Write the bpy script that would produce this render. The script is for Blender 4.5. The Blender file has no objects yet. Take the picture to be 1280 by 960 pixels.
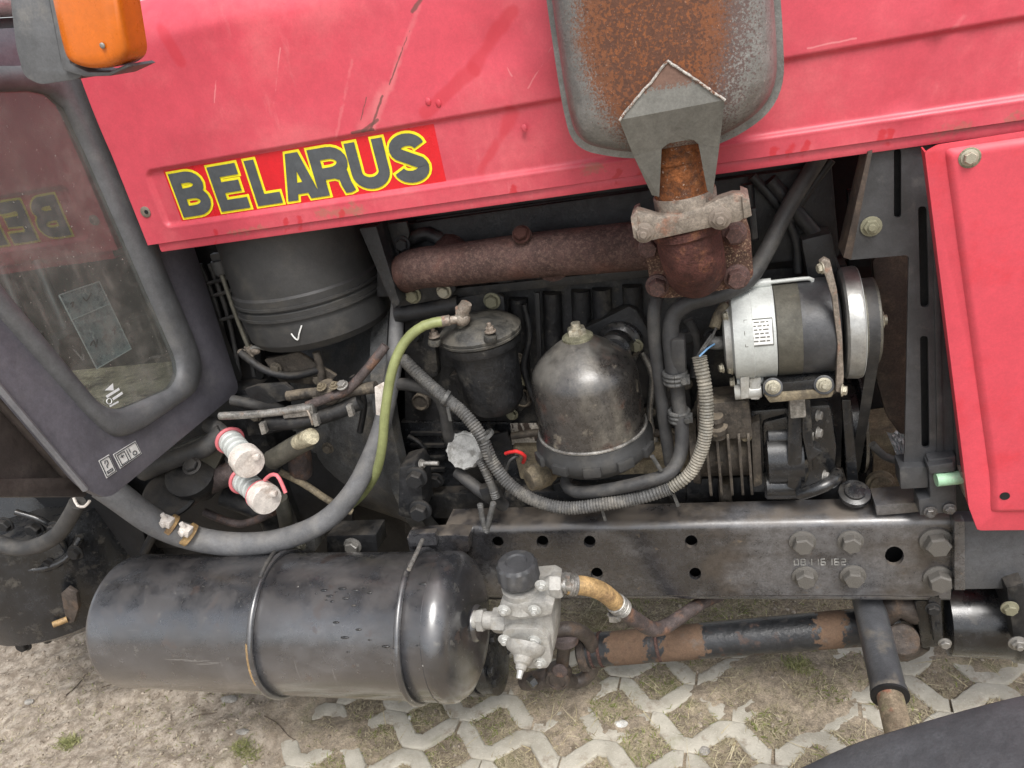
import bpy, bmesh, math, random
import numpy as np
from mathutils import Vector, Matrix, Quaternion
from mathutils.geometry import tessellate_polygon
random.seed(7); rng = np.random.default_rng(7)
sc = bpy.context.scene
# ------------------------------------------------------------------ camera
FPX = 967.0; CAM_H = 1.40
def _norm(v): return v / np.linalg.norm(v)
_X = _norm(-np.array([-3340., 240., FPX]))
_D = np.array([420., 2030., FPX]); _D = _norm(_D - _D.dot(_X) * _X)
RW = np.array([_X, np.cross(-_D, _X), -_D])          # camera axes -> world axes (x forward along tractor, y away, z up)
cam = bpy.data.cameras.new("camera"); camo = bpy.data.objects.new("camera", cam)
sc.collection.objects.link(camo); sc.camera = camo
cam.sensor_width = 36.0; cam.lens = 36.0 * FPX / 1280.0; cam.clip_start = 0.02; cam.clip_end = 500.0
_r, _u, _b = RW @ np.array([1., 0, 0]), RW @ np.array([0, -1., 0]), RW @ np.array([0, 0, -1.])
camo.matrix_world = Matrix(((_r[0], _u[0], _b[0], 0), (_r[1], _u[1], _b[1], 0), (_r[2], _u[2], _b[2], CAM_H), (0, 0, 0, 1)))
# ------------------------------------------------------------------ light: bright overcast
SUN_EL, SUN_AZ = math.radians(58), math.radians(152)
w = bpy.data.worlds.new("World"); sc.world = w; w.use_nodes = True
wn = w.node_tree; wn.nodes.clear()
wo = wn.nodes.new("ShaderNodeOutputWorld"); bg = wn.nodes.new("ShaderNodeBackground"); sky = wn.nodes.new("ShaderNodeTexSky")
hs = wn.nodes.new("ShaderNodeHueSaturation"); hs.inputs['Saturation'].default_value = 0.28
sky.sky_type = 'NISHITA'; sky.sun_disc = False; sky.sun_elevation = SUN_EL; sky.sun_rotation = SUN_AZ
sky.air_density = 1.0; sky.dust_density = 3.0; sky.ozone_density = 1.0
bg.inputs['Strength'].default_value = 0.12
wn.links.new(sky.outputs[0], hs.inputs['Color']); wn.links.new(hs.outputs[0], bg.inputs[0]); wn.links.new(bg.outputs[0], wo.inputs[0])
sun = bpy.data.lights.new("sun", 'SUN'); suno = bpy.data.objects.new("sun", sun); sc.collection.objects.link(suno)
sun.energy = 1.5; sun.angle = math.radians(24); sun.color = (1.0, 0.97, 0.93)
sd = Vector((math.sin(SUN_AZ) * math.cos(SUN_EL), math.cos(SUN_AZ) * math.cos(SUN_EL), math.sin(SUN_EL)))
suno.rotation_euler = sd.to_track_quat('Z', 'Y').to_euler()
sc.view_settings.view_transform = 'Standard'; sc.view_settings.look = 'None'
sc.view_settings.exposure = .95; sc.view_settings.gamma = 1.0
sc.render.engine = 'CYCLES'; sc.cycles.max_bounces = 8; sc.cycles.transparent_max_bounces = 8
# ------------------------------------------------------------------ from a sight line to a point at a real depth
def ray(x, y): return RW @ np.array([x - 640.0, y - 480.0, FPX])
def U(x, y, Y):
    d = ray(x, y) * 1.0; d = d * (Y / d[1]); return Vector((d[0], d[1], d[2] + CAM_H))
def UX(x, y, X):
    d = ray(x, y); d = d * (X / d[0]); return Vector((d[0], d[1], d[2] + CAM_H))
def UZ(x, y, Z=0.0):
    d = ray(x, y); d = d * ((Z - CAM_H) / d[2]); return Vector((d[0], d[1], d[2] + CAM_H))
def mm(x, y, Y):                                       # metres per photo pixel at that place
    d = ray(x, y); return (Y / d[1]) 
def L(pts, Y): return [U(p[0], p[1], p[2] if len(p) > 2 else Y) for p in pts]
# ------------------------------------------------------------------ mesh building
def frame(axis):
    z = Vector(axis).normalized(); a = Vector((0, 0, 1)) if abs(z.z) < 0.9 else Vector((1, 0, 0))
    x = a.cross(z).normalized(); return x, z.cross(x), z
def resample(pts, step, closed=False):
    P = [Vector(p) for p in pts]; n = len(P); out = []
    segs = n if closed else n - 1
    for i in range(segs):
        g = (lambda k: P[k % n]) if closed else (lambda k: P[min(max(k, 0), n - 1)])
        a, b, c, d = g(i - 1), g(i), g(i + 1), g(i + 2)
        m = max(2, int((c - b).length / step))
        for k in range(m):
            t = k / m
            out.append(0.5 * ((2 * b) + (c - a) * t + (2 * a - 5 * b + 4 * c - d) * t * t + (3 * b - a - 3 * c + d) * t ** 3))
    if not closed: out.append(P[-1].copy())
    return out
def rounded(pts, r, n=5):
    P = [Vector(p) for p in pts]; out = []
    for i, p in enumerate(P):
        a, b = P[i - 1], P[(i + 1) % len(P)]
        rr = r[i] if isinstance(r, (list, tuple)) else r
        da, db = (a - p), (b - p)
        ra = min(rr, da.length * 0.48); rb = min(rr, db.length * 0.48)
        if rr <= 1e-6: out.append(p); continue
        s, e = p + da.normalized() * ra, p + db.normalized() * rb
        for k in range(n + 1):
            t = k / n; out.append(s * (1 - t) ** 2 + p * 2 * t * (1 - t) + e * t * t)
    return out
class MB:
    def __init__(s): s.v = []; s.f = []; s.mi = []; s.cur = 0
    def add(s, vs, fs):
        o = len(s.v); s.v += [tuple(v) for v in vs]; s.f += [tuple(i + o for i in f) for f in fs]; s.mi += [s.cur] * len(fs); return s
    def rings(s, rings, cap0=True, cap1=True, closed=True):
        o = len(s.v); n = len(rings[0]); vs = [p for r in rings for p in r]; fs = []
        for k in range(len(rings) - 1):
            for i in range(n if closed else n - 1):
                j = (i + 1) % n; fs.append((k * n + i, k * n + j, (k + 1) * n + j, (k + 1) * n + i))
        if cap0: fs.append(tuple(range(n - 1, -1, -1)))
        if cap1: fs.append(tuple((len(rings) - 1) * n + i for i in range(n)))
        return s.add(vs, fs)
    def lathe(s, base, axis, prof, seg=40, cap0=True, cap1=True, wob=0):
        x, y, z = frame(axis); b = Vector(base); R = []
        for t, r in prof:
            R.append([b + z * t + (x * math.cos(2 * math.pi * i / seg) + y * math.sin(2 * math.pi * i / seg)) * r for i in range(seg)])
        return s.rings(R, cap0, cap1)
    def cyl(s, a, b, r0, r1=None, seg=24, ch=0.0):
        a, b = Vector(a), Vector(b); h = (b - a).length; r1 = r0 if r1 is None else r1
        pr = [(0, r0 - ch), (ch, r0), (h - ch, r1), (h, r1 - ch)] if ch else [(0, r0), (h, r1)]
        return s.lathe(a, b - a, pr, seg)
    def tube(s, pts, r, seg=12, step=0.012, smooth=True, corr=None, cap=True):
        P = resample(pts, step) if smooth else [Vector(p) for p in pts]
        n = len(P); T = [(P[min(i + 1, n - 1)] - P[max(i - 1, 0)]).normalized() for i in range(n)]
        x, y, _ = frame(T[0]); R = []
        for i in range(n):
            x = (x - T[i] * x.dot(T[i])).normalized(); y = T[i].cross(x)
            rr = (r[0] + (r[-1] - r[0]) * i / (n - 1)) if isinstance(r, (list, tuple)) else r
            if corr: rr *= (1.0 if i % 2 else corr)
            R.append([P[i] + (x * math.cos(2 * math.pi * k / seg) + y * math.sin(2 * math.pi * k / seg)) * rr for k in range(seg)])
        return s.rings(R, cap, cap)
    def plate(s, outer, vec, holes=()):
        loops = [[Vector(p) for p in outer]] + [[Vector(p) for p in h] for h in holes]
        allp = [p for l in loops for p in l]; N = len(allp); v = Vector(vec)
        if len(loops) == 1: fs = [tuple(range(N)), tuple(range(2 * N - 1, N - 1, -1))]
        else:
            tr = tessellate_polygon(loops); fs = [tuple(t) for t in tr] + [tuple(i + N for i in reversed(t)) for t in tr]
        o = 0
        for l in loops:
            n = len(l)
            for i in range(n): j = (i + 1) % n; fs.append((o + i, o + j, N + o + j, N + o + i))
            o += n
        return s.add(allp + [p + v for p in allp], fs)
    def box(s, c, sx, sy, sz, rot=None):
        c = Vector(c); M = rot or Matrix.Identity(3)
        vs = [c + M @ Vector((dx * sx / 2, dy * sy / 2, dz * sz / 2)) for dx in (-1, 1) for dy in (-1, 1) for dz in (-1, 1)]
        return s.add(vs, [(0, 1, 3, 2), (4, 6, 7, 5), (0, 4, 5, 1), (2, 3, 7, 6), (0, 2, 6, 4), (1, 5, 7, 3)])
    def ball(s, c, r, seg=16, sq=(1, 1, 1)):
        c = Vector(c); R = []
        for k in range(1, seg // 2):
            a = math.pi * k / (seg // 2)
            R.append([c + Vector((math.sin(a) * math.cos(2 * math.pi * i / seg) * r * sq[0], math.sin(a) * math.sin(2 * math.pi * i / seg) * r * sq[1], -math.cos(a) * r * sq[2])) for i in range(seg)])
        return s.rings(R)
    def hexa(s, c, axis, r, h, ch=0.12, phase=None):
        x, y, z = frame(axis); c = Vector(c); ph = random.random() * 1.05 if phase is None else phase
        ring = lambda rr, t: [c + z * t + (x * math.cos(ph + math.pi / 3 * i) + y * math.sin(ph + math.pi / 3 * i)) * rr for i in range(6)]
        return s.rings([ring(r, 0), ring(r, h * 0.8), ring(r * (1 - ch), h)])
def build(name, mb, mat, parent=None, label=None, bevel=0.0, sharp=38, kind=None, seg=2):
    me = bpy.data.meshes.new(name); me.from_pydata(mb.v, [], mb.f)
    bm = bmesh.new(); bm.from_mesh(me); bmesh.ops.recalc_face_normals(bm, faces=bm.faces)
    if bevel:
        es = [e for e in bm.edges if len(e.link_faces) == 2 and e.calc_face_angle(0) > 0.75]
        bmesh.ops.bevel(bm, geom=es, offset=bevel, segments=seg, affect='EDGES', profile=0.6, clamp_overlap=True)
    bm.to_mesh(me); bm.free()
    mats = mat if isinstance(mat, (list, tuple)) else [mat]
    for m in mats: me.materials.append(m)
    if len(mats) > 1 and not bevel: me.polygons.foreach_set('material_index', mb.mi)
    me.polygons.foreach_set('use_smooth', [True] * len(me.polygons)); me.set_sharp_from_angle(angle=math.radians(sharp))
    o = bpy.data.objects.new(name, me); sc.collection.objects.link(o)
    adopt(o, parent)
    if label: o['label'] = label
    if kind: o['kind'] = kind
    return o
def adopt(o, parent):
    if parent is not None:
        o.parent = parent
        o.matrix_parent_inverse = Matrix.Translation(-(parent.location if parent.parent is None else Vector((0, 0, 0))))
def thing(name, loc, label, cat, group=None):
    o = bpy.data.objects.new(name, None); o.location = loc; sc.collection.objects.link(o); o.empty_display_size = 0.1
    o['label'] = label; o['category'] = cat
    if group: o['group'] = group
    return o
# ------------------------------------------------------------------ materials
class NT:
    def __init__(s, name):
        s.m = bpy.data.materials.new(name); s.m.use_nodes = True; s.t = s.m.node_tree
        s.b = s.t.nodes['Principled BSDF']; s.tc = s.n('ShaderNodeTexCoord'); s.co = s.tc.outputs['Object']
    def n(s, k): return s.t.nodes.new(k)
    def l(s, a, b): s.t.links.new(a, b)
    def put(s, sock, v):
        if isinstance(v, bpy.types.NodeSocket): s.l(v, sock)
        elif isinstance(v, (tuple, list)) and len(v) == 3 and sock.type == 'RGBA': sock.default_value = (*v, 1)
        else: sock.default_value = v
    def math(s, op, a, b=0.0, clamp=False):
        x = s.n('ShaderNodeMath'); x.operation = op; x.use_clamp = clamp; s.put(x.inputs[0], a); s.put(x.inputs[1], b); return x.outputs[0]
    def vm(s, op, a, b=(0, 0, 0)):
        x = s.n('ShaderNodeVectorMath'); x.operation = op; s.put(x.inputs[0], a); s.put(x.inputs[1], b); return x
    def noise(s, scale, detail=5, rough=0.6, vec=None, dist=0.0, stretch=None):
        x = s.n('ShaderNodeTexNoise'); v = vec or s.co
        if stretch: v = s.vm('MULTIPLY', v, stretch).outputs[0]
        s.l(v, x.inputs['Vector']); x.inputs['Scale'].default_value = scale; x.inputs['Detail'].default_value = detail
        x.inputs['Roughness'].default_value = rough; x.inputs['Distortion'].default_value = dist; return x.outputs['Fac']
    def vor(s, scale, feature='F1'):
        x = s.n('ShaderNodeTexVoronoi'); x.feature = feature; s.l(s.co, x.inputs['Vector']); x.inputs['Scale'].default_value = scale; return x
    def mr(s, v, lo, hi, a=0.0, b=1.0):
        x = s.n('ShaderNodeMapRange'); x.interpolation_type = 'SMOOTHSTEP'; s.put(x.inputs[0], v)
        for i, q in enumerate((lo, hi, a, b)): s.put(x.inputs[i + 1], q)
        return x.outputs[0]
    def mix(s, f, a, b):
        x = s.n('ShaderNodeMix'); x.data_type = 'RGBA'; s.put(x.inputs[0], f); s.put(x.inputs[6], a); s.put(x.inputs[7], b); return x.outputs[2]
    def mixf(s, f, a, b):
        x = s.n('ShaderNodeMix'); x.data_type = 'FLOAT'; s.put(x.inputs[0], f); s.put(x.inputs[2], a); s.put(x.inputs[3], b); return x.outputs[0]
    def seg(s, A, B, wd, wob=0.004, wsc=40, soft=0.5):
        nz = s.n('ShaderNodeTexNoise'); s.l(s.co, nz.inputs['Vector']); nz.inputs['Scale'].default_value = wsc; nz.inputs['Detail'].default_value = 4
        off = s.vm('SCALE', s.vm('SUBTRACT', nz.outputs['Color'], (0.5, 0.5, 0.5)).outputs[0]); off.inputs['Scale'].default_value = wob * 2
        p = s.vm('ADD', s.co, off.outputs[0]).outputs[0]
        A, B = Vector(A), Vector(B); ba = B - A
        pa = s.vm('SUBTRACT', p, tuple(A)).outputs[0]
        h = s.math('DIVIDE', s.vm('DOT_PRODUCT', pa, tuple(ba)).outputs['Value'], max(ba.length_squared, 1e-9), True)
        sc_ = s.vm('SCALE', tuple(ba)); s.l(h, sc_.inputs['Scale'])
        d = s.vm('LENGTH', s.vm('SUBTRACT', pa, sc_.outputs[0]).outputs[0]).outputs['Value']
        return s.mr(d, wd * soft, wd, 1.0, 0.0)
def mk(name, base, rough=0.5, metal=0.0, var=0.25, vscale=12, layers=(), up=None, bump=0.15, bscale=180, spec=0.5, coat=0.0, extra=None, rvar=0.12, micro=.28):
    t = NT(name); nz = t.noise(vscale, 6, 0.65)
    c = t.mix(t.mr(nz, 0.3, 0.7), tuple(x * (1 - var) for x in base), tuple(min(1, x * (1 + var)) for x in base))
    r = t.mixf(t.noise(vscale * 2.3, 5), max(0.02, rough - rvar), min(1, rough + rvar)); me = metal
    for ly in layers:
        col, sc_, lo, hi = ly[:4]; o = ly[4] if len(ly) > 4 else {}
        nf = t.noise(sc_, o.get('detail', 6), o.get('nr', 0.65), stretch=o.get('stretch'))
        if 'bias' in o: nf = t.math('ADD', nf, o['bias'](t))
        f = t.mr(nf, lo, hi)
        if 'fac' in o: f = t.math('MULTIPLY', f, o['fac'])
        c = t.mix(f, c, col); r = t.mixf(f, r, o.get('rough', rough)) 
        if 'metal' in o: me = t.mixf(f, me, o['metal'])
    if micro:
        g2 = t.noise(330, 8, .8); g3 = t.noise(75, 7, .75)
        hsv = t.n('ShaderNodeHueSaturation'); t.l(t.math('MULTIPLY', t.mr(g2, .36, .66, 1 - micro, 1 + micro), t.mr(g3, .34, .66, 1 - micro * .9, 1 + micro * .9)), hsv.inputs['Value']); t.put(hsv.inputs['Color'], c); c = hsv.outputs[0]
        r = t.math('ADD', r, t.mr(g3, .35, .65, -.10 * min(1, micro * 3), .10 * min(1, micro * 3)), True)
    if up:
        col, amt, sc_ = up; g = t.n('ShaderNodeNewGeometry'); sp = t.n('ShaderNodeSeparateXYZ'); t.l(g.outputs['Normal'], sp.inputs[0])
        f = t.math('MULTIPLY', t.mr(sp.outputs[2], 0.1, 0.9), t.mr(t.noise(sc_, 6), 0.35, 0.65)); f = t.math('MULTIPLY', f, amt)
        c = t.mix(f, c, col); r = t.mixf(f, r, 0.9)
    if extra: c, r = extra(t, c, r)
    t.put(t.b.inputs['Base Color'], c); t.put(t.b.inputs['Roughness'], r); t.put(t.b.inputs['Metallic'], me)
    t.b.inputs['Specular IOR Level'].default_value = spec; t.b.inputs['Coat Weight'].default_value = coat; t.b.inputs['Coat Roughness'].default_value = 0.25
    if bump:
        bp = t.n('ShaderNodeBump'); bp.inputs['Strength'].default_value = bump; bp.inputs['Distance'].default_value = 0.003
        t.l(t.math('ADD', t.noise(bscale, 6, 0.7), t.math('MULTIPLY', t.noise(bscale * .22, 5, .6), 1.2)), bp.inputs['Height']); t.l(bp.outputs[0], t.b.inputs['Normal'])
    return t.m
DUST = (0.20, 0.165, 0.125)
def posmask(axis, a, b):                                # 0..1 along a world axis, used where dirt has its own place
    def fn(t):
        sp = t.n('ShaderNodeSeparateXYZ'); t.l(t.co, sp.inputs[0]); return t.mr(sp.outputs[axis], a, b)
    return fn
def red_extra(t, c, r):
    Yh = 1.10
    def st(A, B, wd, col, k, wob=.004, wsc=40, rough=None, soft=.5):
        nonlocal c, r
        f = t.math('MULTIPLY', t.seg(U(*A, Yh), U(*B, Yh), wd, wob, wsc, soft), k); c = t.mix(f, c, col)
        if rough is not None: r = t.mixf(f, r, rough)
    wet = (.52, .035, .052)
    for A, B in (((640, 15), (592, 85)), ((592, 85), (530, 140)), ((640, 140), (600, 215)), ((190, 22), (226, 78)), ((175, 30), (178, 20))): st(A, B, .012, wet, .6, .009, 22, .3)
    chalk = (.74, .27, .27)
    for A, B, wd in (((524, 8), (466, 165), .006), ((440, 75), (420, 172), .0035), ((482, 110), (452, 160), .012), ((1205, 20), (1130, 128), .004), ((473, 120), (466, 160), .008), ((500, 60), (490, 110), .006)): st(A, B, wd, chalk, .24, .004, 90, None, .1)
    for A, B, wd in (((526, 0), (516, 14), .004), ((520, 18), (487, 105), .0014), ((478, 120), (463, 163), .0022), ((472, 150), (453, 164), .003), ((466, 162), (440, 166), .003), ((458, 122), (451, 150), .001)): st(A, B, wd, (.12, .06, .05), .8, .0015, 120)
    for A, B, k in (((350, 60), (342, 130), .35), ((610, 40), (640, 95), .3), ((1010, 60), (1070, 48), .35), ((1000, 120), (1004, 150), .4), ((660, 110), (690, 60), .3), ((1225, 80), (1262, 120), .3), ((270, 100), (268, 128), .35)): st(A, B, .0014, (.80, .40, .40) if k < .36 else (.25, .05, .06), k, .002, 50)
    dirt = (.27, .16, .10)
    for A, B, wd in (((285, 293), (330, 286), .008), ((400, 268), (452, 262), .011), ((733, 212), (750, 208), .012), ((1168, 170), (1210, 160), .012), ((1262, 148), (1280, 143), .008), ((440, 252), (447, 272), .008)): st(A, B, wd, dirt, .55, .016, 130, None, .0)
    for x in (268, 355, 372, 425, 640, 770, 800, 965, 985, 1005, 1100, 1110): st((x, 270 + (x - 545) * -.15 - 6), (x + 3, 270 + (x - 545) * -.15 - 22), .006, (.50, .02, .03), .7, .008, 80, .25)
    return c, r
M = {}
M['red'] = mk('faded_red_paint', (.58, .068, .098), .42, 0, .10, 5, [((.66, .15, .165), 7, .45, .75, {'fac': .6, 'rough': .55}), ((.50, .05, .06), 26, .60, .8, {'fac': .35}), ((.30, .10, .08), 260, .70, .78, {'fac': .5}), ((.68, .22, .23), 40, .60, .78, {'fac': .4, 'stretch': (1, 1, .2)}), ((.40, .05, .06), 130, .66, .74, {'fac': .4})], bump=.04, bscale=60, extra=red_extra, spec=.5, micro=.05)
M['red2'] = mk('red_panel_paint', (.60, .064, .090), .5, 0, .06, 4, [((.60, .032, .045), 9, .52, .72, {'fac': .6}), ((.70, .17, .17), 70, .66, .78, {'fac': .3, 'stretch': (1, 1, .3)}), ((.28, .09, .07), 240, .71, .79, {'fac': .5})], bump=.03, bscale=60, micro=.05)
M['decal_red'] = mk('decal_red', (.62, .012, .02), .3, 0, .05, bump=0, micro=.05)
M['yellow'] = mk('decal_yellow', (.87, .76, .02), .35, 0, .06, 60, bump=0, micro=.05)
M['decal_grey'] = mk('decal_grey', (.075, .083, .09), .4, 0, .12, 60, [((.02, .02, .02), 220, .72, .78)], bump=0, micro=.05)
M['black'] = mk('black_engine_paint', (.013, .0135, .015), .5, 0, .4, 14, [((.06, .055, .047), 24, .54, .70, {'rough': .85, 'fac': .65}), ((.16, .145, .12), 150, .62, .8, {'rough': .9, 'fac': .6})], up=((.10, .086, .07), .5, 22), bump=.35, bscale=150)
M['block'] = mk('engine_block_iron', (.014, .014, .015), .55, 0, .5, 12, [((.085, .076, .062), 19, .52, .66, {'rough': .9, 'fac': .7}), ((.20, .175, .14), 70, .60, .78, {'rough': .9, 'fac': .7}), ((.008, .008, .008), 33, .58, .7, {'rough': .25, 'fac': .8})], up=((.12, .10, .078), .55, 20), bump=.6, bscale=120)
M['lid'] = mk('dusty_grey_lid', (.040, .040, .038), .45, .1, .3, 14, [((.13, .12, .10), 20, .50, .68, {'rough': .85, 'fac': .8})], up=((.14, .125, .10), .6, 22), bump=.25)
M['oily'] = mk('oily_black_metal', (.014, .015, .017), .20, 0, .4, 18, [((.085, .076, .062), 26, .54, .72, {'rough': .75, 'fac': .7})], up=((.10, .09, .075), .3, 30), bump=.22, bscale=90, coat=.5)
M['matt'] = mk('matt_black_plastic', (.036, .036, .036), .55, 0, .2, 9, [((.085, .078, .066), 13, .48, .75, {'rough': .8, 'fac': .7}), ((.12, .11, .10), 120, .66, .76, {'fac': .4})], bump=.12, bscale=260, micro=0.1)
M['rubber'] = mk('black_rubber', (.036, .036, .037), .55, 0, .25, 18, [((.115, .108, .096), 22, .45, .75, {'rough': .85, 'fac': .55})], up=((.15, .135, .115), .35, 25), bump=.2, bscale=200, micro=0.14)
M['hose'] = mk('grey_rubber_hose', (.115, .116, .12), .6, 0, .2, 18, [((.20, .19, .175), 20, .45, .75, {'rough': .85, 'fac': .6}), ((.02, .02, .02), 60, .68, .74, {'rough': .3})], up=((.25, .235, .21), .35, 22), bump=.2, bscale=150, micro=0.12)
M['conduit'] = mk('corrugated_conduit', (.085, .084, .082), .55, 0, .2, 20, [((.19, .175, .15), 22, .45, .7, {'rough': .85, 'fac': .7})], bump=.1)
M['conduit_tan'] = mk('dusty_conduit', (.16, .15, .125), .6, 0, .2, 20, [((.30, .27, .22), 24, .42, .7, {'rough': .85, 'fac': .7})], bump=.1)
M['rust'] = mk('brown_rust', (.068, .040, .035), .8, 0, .25, 14, [((.115, .072, .060), 160, .45, .65, {'fac': .8}), ((.22, .17, .15), 420, .60, .70, {'fac': .7}), ((.10, .045, .034), 12, .5, .7, {'fac': .6}), ((.045, .025, .022), 230, .60, .72, {'fac': .8})], bump=.5, bscale=420, spec=.25)
M['rust_red'] = mk('red_brown_rust', (.10, .040, .033), .8, 0, .35, 24, [((.24, .105, .055), 45, .52, .72, {'fac': .8}), ((.07, .03, .026), 130, .52, .66, {'fac': .8}), ((.36, .26, .2), 380, .66, .74, {'fac': .7})], bump=1.0, bscale=260, spec=.3)
M['rust_orange'] = mk('orange_rust', (.20, .072, .026), .85, 0, .4, 40, [((.085, .045, .032), 90, .48, .62, {'fac': .85}), ((.45, .37, .31), 190, .60, .68, {'fac': .8}), ((.34, .12, .025), 45, .52, .7, {'fac': .6}), ((.30, .26, .23), 34, .60, .70, {'fac': .7})], bump=.9, bscale=320, spec=.25)
def muf_bias(t):
    d = t.vm('LENGTH', t.vm('MULTIPLY', t.vm('SUBTRACT', t.co, tuple(U(812, 35, .955))).outputs[0], (1, .4, .62)).outputs[0]).outputs['Value']
    return t.mr(d, .03, .125, .26, -.34)
def muf_bias2(t):
    d = t.vm('LENGTH', t.vm('MULTIPLY', t.vm('SUBTRACT', t.co, tuple(U(835, 20, .955))).outputs[0], (1, .4, .62)).outputs[0]).outputs['Value']
    return t.mr(d, .03, .16, .20, -.22)
M['rust_flange'] = mk('speckled_flange_rust', (.105, .060, .045), .85, 0, .3, 30, [((.30, .215, .14), 330, .53, .62, {'fac': .75}), ((.16, .06, .045), 40, .5, .65, {'fac': .6}), ((.04, .024, .02), 120, .58, .66, {'fac': .8})], bump=.7, bscale=260, spec=.25)
M['rustbolt'] = mk('dark_rust_bolt', (.085, .046, .04), .7, 0, .3, 3, [((.16, .08, .065), 6, .5, .65), ((.04, .024, .022), 14, .55, .65)], bump=.2, bscale=12, micro=.1)
M['muffler'] = mk('galvanised_silencer_steel', (.235, .232, .22), .45, .45, .22, 9, [((.15, .135, .12), 16, .48, .70, {'fac': .7}), ((.115, .078, .070), 360, .48, .58, {'bias': muf_bias2, 'rough': .85, 'metal': 0.}), ((.175, .068, .032), 400, .32, .56, {'bias': muf_bias, 'rough': .9, 'metal': 0., 'detail': 9}), ((.235, .080, .027), 40, .42, .76, {'bias': lambda t: t.math('MULTIPLY', muf_bias(t), .7), 'rough': .9, 'metal': 0., 'fac': .75, 'stretch': (1, 1, .5)}), ((.075, .038, .028), 250, .54, .62, {'bias': lambda t: t.math('MULTIPLY', muf_bias(t), .5), 'rough': .9, 'metal': 0., 'fac': .75}), ((.42, .33, .27), 300, .66, .70, {'rough': .9, 'metal': 0., 'fac': .7})], bump=.3, bscale=300, micro=.14)
M['bracket'] = mk('grey_silencer_bracket', (.185, .182, .165), .55, .3, .15, 14, [((.17, .10, .075), 240, .54, .62, {'bias': lambda t: posmask(2, 1.272, 1.315)(t) if False else t.math('SUBTRACT', posmask(2, 1.262, 1.318)(t), .55), 'rough': .9, 'metal': 0.}), ((.12, .11, .095), 22, .55, .75, {'fac': .5})], bump=.15, micro=0.12)
M['clamp'] = mk('dusty_pink_rust_clamp', (.235, .20, .165), .5, .3, .2, 22, [((.30, .14, .085), 50, .52, .72, {'rough': .85, 'metal': 0., 'fac': .8}), ((.46, .43, .38), 34, .56, .72, {'rough': .4, 'fac': .6})], bump=.3)
M['weld'] = mk('pale_weld_bead', (.50, .47, .43), .6, .2, .3, 120, [((.2, .1, .06), 200, .5, .62)], bump=.9, bscale=260)
M['tank'] = mk('black_tank_paint', (.028, .029, .033), .20, 0, .3, 7, [((.13, .13, .137), 10, .46, .74, {'rough': .30, 'fac': .55, 'stretch': (.5, 1, 1)}), ((.15, .14, .12), 48, .60, .74, {'rough': .6, 'fac': .6}), ((.05, .036, .032), 16, .60, .66, {'rough': .3, 'fac': .8}), ((.26, .13, .07), 24, .735, .76, {'rough': .9}), ((.42, .40, .36), 110, .70, .73, {'rough': .9}), ((.16, .155, .15), 60, .66, .70, {'stretch': (.06, 1, 1), 'fac': .6}), ((.16, .155, .15), 70, .67, .71, {'stretch': (1, .08, .08), 'fac': .6})], up=((.05, .042, .038), .6, 20), bump=.10, bscale=40, coat=1.0, spec=1.2, micro=.10)
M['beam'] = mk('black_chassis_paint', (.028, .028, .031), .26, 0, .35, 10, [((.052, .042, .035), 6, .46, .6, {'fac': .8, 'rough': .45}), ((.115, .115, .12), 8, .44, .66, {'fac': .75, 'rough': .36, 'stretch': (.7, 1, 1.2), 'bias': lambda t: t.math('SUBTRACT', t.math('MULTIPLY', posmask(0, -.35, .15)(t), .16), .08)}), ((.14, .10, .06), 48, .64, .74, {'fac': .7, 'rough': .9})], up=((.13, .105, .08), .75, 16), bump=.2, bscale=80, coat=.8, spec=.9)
M['beamsteel'] = mk('dirty_beam_bolt', (.14, .132, .12), .45, .2, .3, 40, [((.20, .18, .15), 50, .5, .7, {'rough': .85})], bump=.4)
M['alu'] = mk('cast_aluminium', (.50, .50, .475), .5, .45, .12, 22, [((.27, .25, .20), 26, .54, .74, {'rough': .8, 'metal': 0., 'fac': .75}), ((.10, .09, .075), 120, .67, .76, {'metal': 0.})], bump=.25, bscale=240, micro=0.1)
M['ringalu'] = mk('brushed_ring_aluminium', (.36, .36, .345), .38, .6, .15, 30, [((.16, .15, .13), 30, .56, .72, {'fac': .6, 'rough': .7})], bump=.1, micro=.1)
M['alu_pale'] = mk('pale_aluminium', (.50, .52, .50), .5, .15, .08, 20, [((.36, .34, .28), 30, .58, .76, {'rough': .8, 'metal': 0., 'fac': .6})], bump=.12, micro=0.07)
M['valve'] = mk('dusty_cast_alloy', (.36, .35, .325), .6, .25, .15, 26, [((.26, .235, .19), 30, .50, .72, {'rough': .9, 'metal': 0., 'fac': .8}), ((.12, .11, .095), 150, .66, .76, {'metal': 0.})], bump=.4, bscale=240, micro=0.12)
M['stator'] = mk('olive_stator_steel', (.105, .10, .082), .5, .2, .2, 30, [((.20, .18, .13), 50, .56, .74, {'fac': .6})], bump=.2, micro=0.12)
M['altblack'] = mk('satin_black_housing', (.052, .053, .056), .42, 0, .25, 16, [((.11, .105, .098), 26, .52, .74, {'rough': .7, 'fac': .7})], bump=.2, micro=0.1)
M['zinc'] = mk('zinc_bolt', (.46, .43, .34), .4, .55, .25, 60, [((.22, .18, .12), 90, .52, .68, {'rough': .85, 'metal': 0., 'fac': .8})], bump=.3)
M['grimybolt'] = mk('grimy_brown_bolt', (.10, .085, .065), .7, .1, .3, 3, [((.03, .027, .022), 6, .5, .65)], bump=.2, bscale=12, micro=.15)
M['olivebolt'] = mk('dusty_olive_bolt', (.25, .24, .165), .6, .3, .25, 60, [((.10, .09, .06), 90, .52, .68, {'rough': .9, 'metal': 0., 'fac': .8})], bump=.3)
M['steel'] = mk('worn_steel', (.30, .29, .27), .42, .6, .25, 40, [((.16, .11, .08), 70, .54, .7, {'rough': .85, 'metal': 0., 'fac': .8})], bump=.3)
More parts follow.
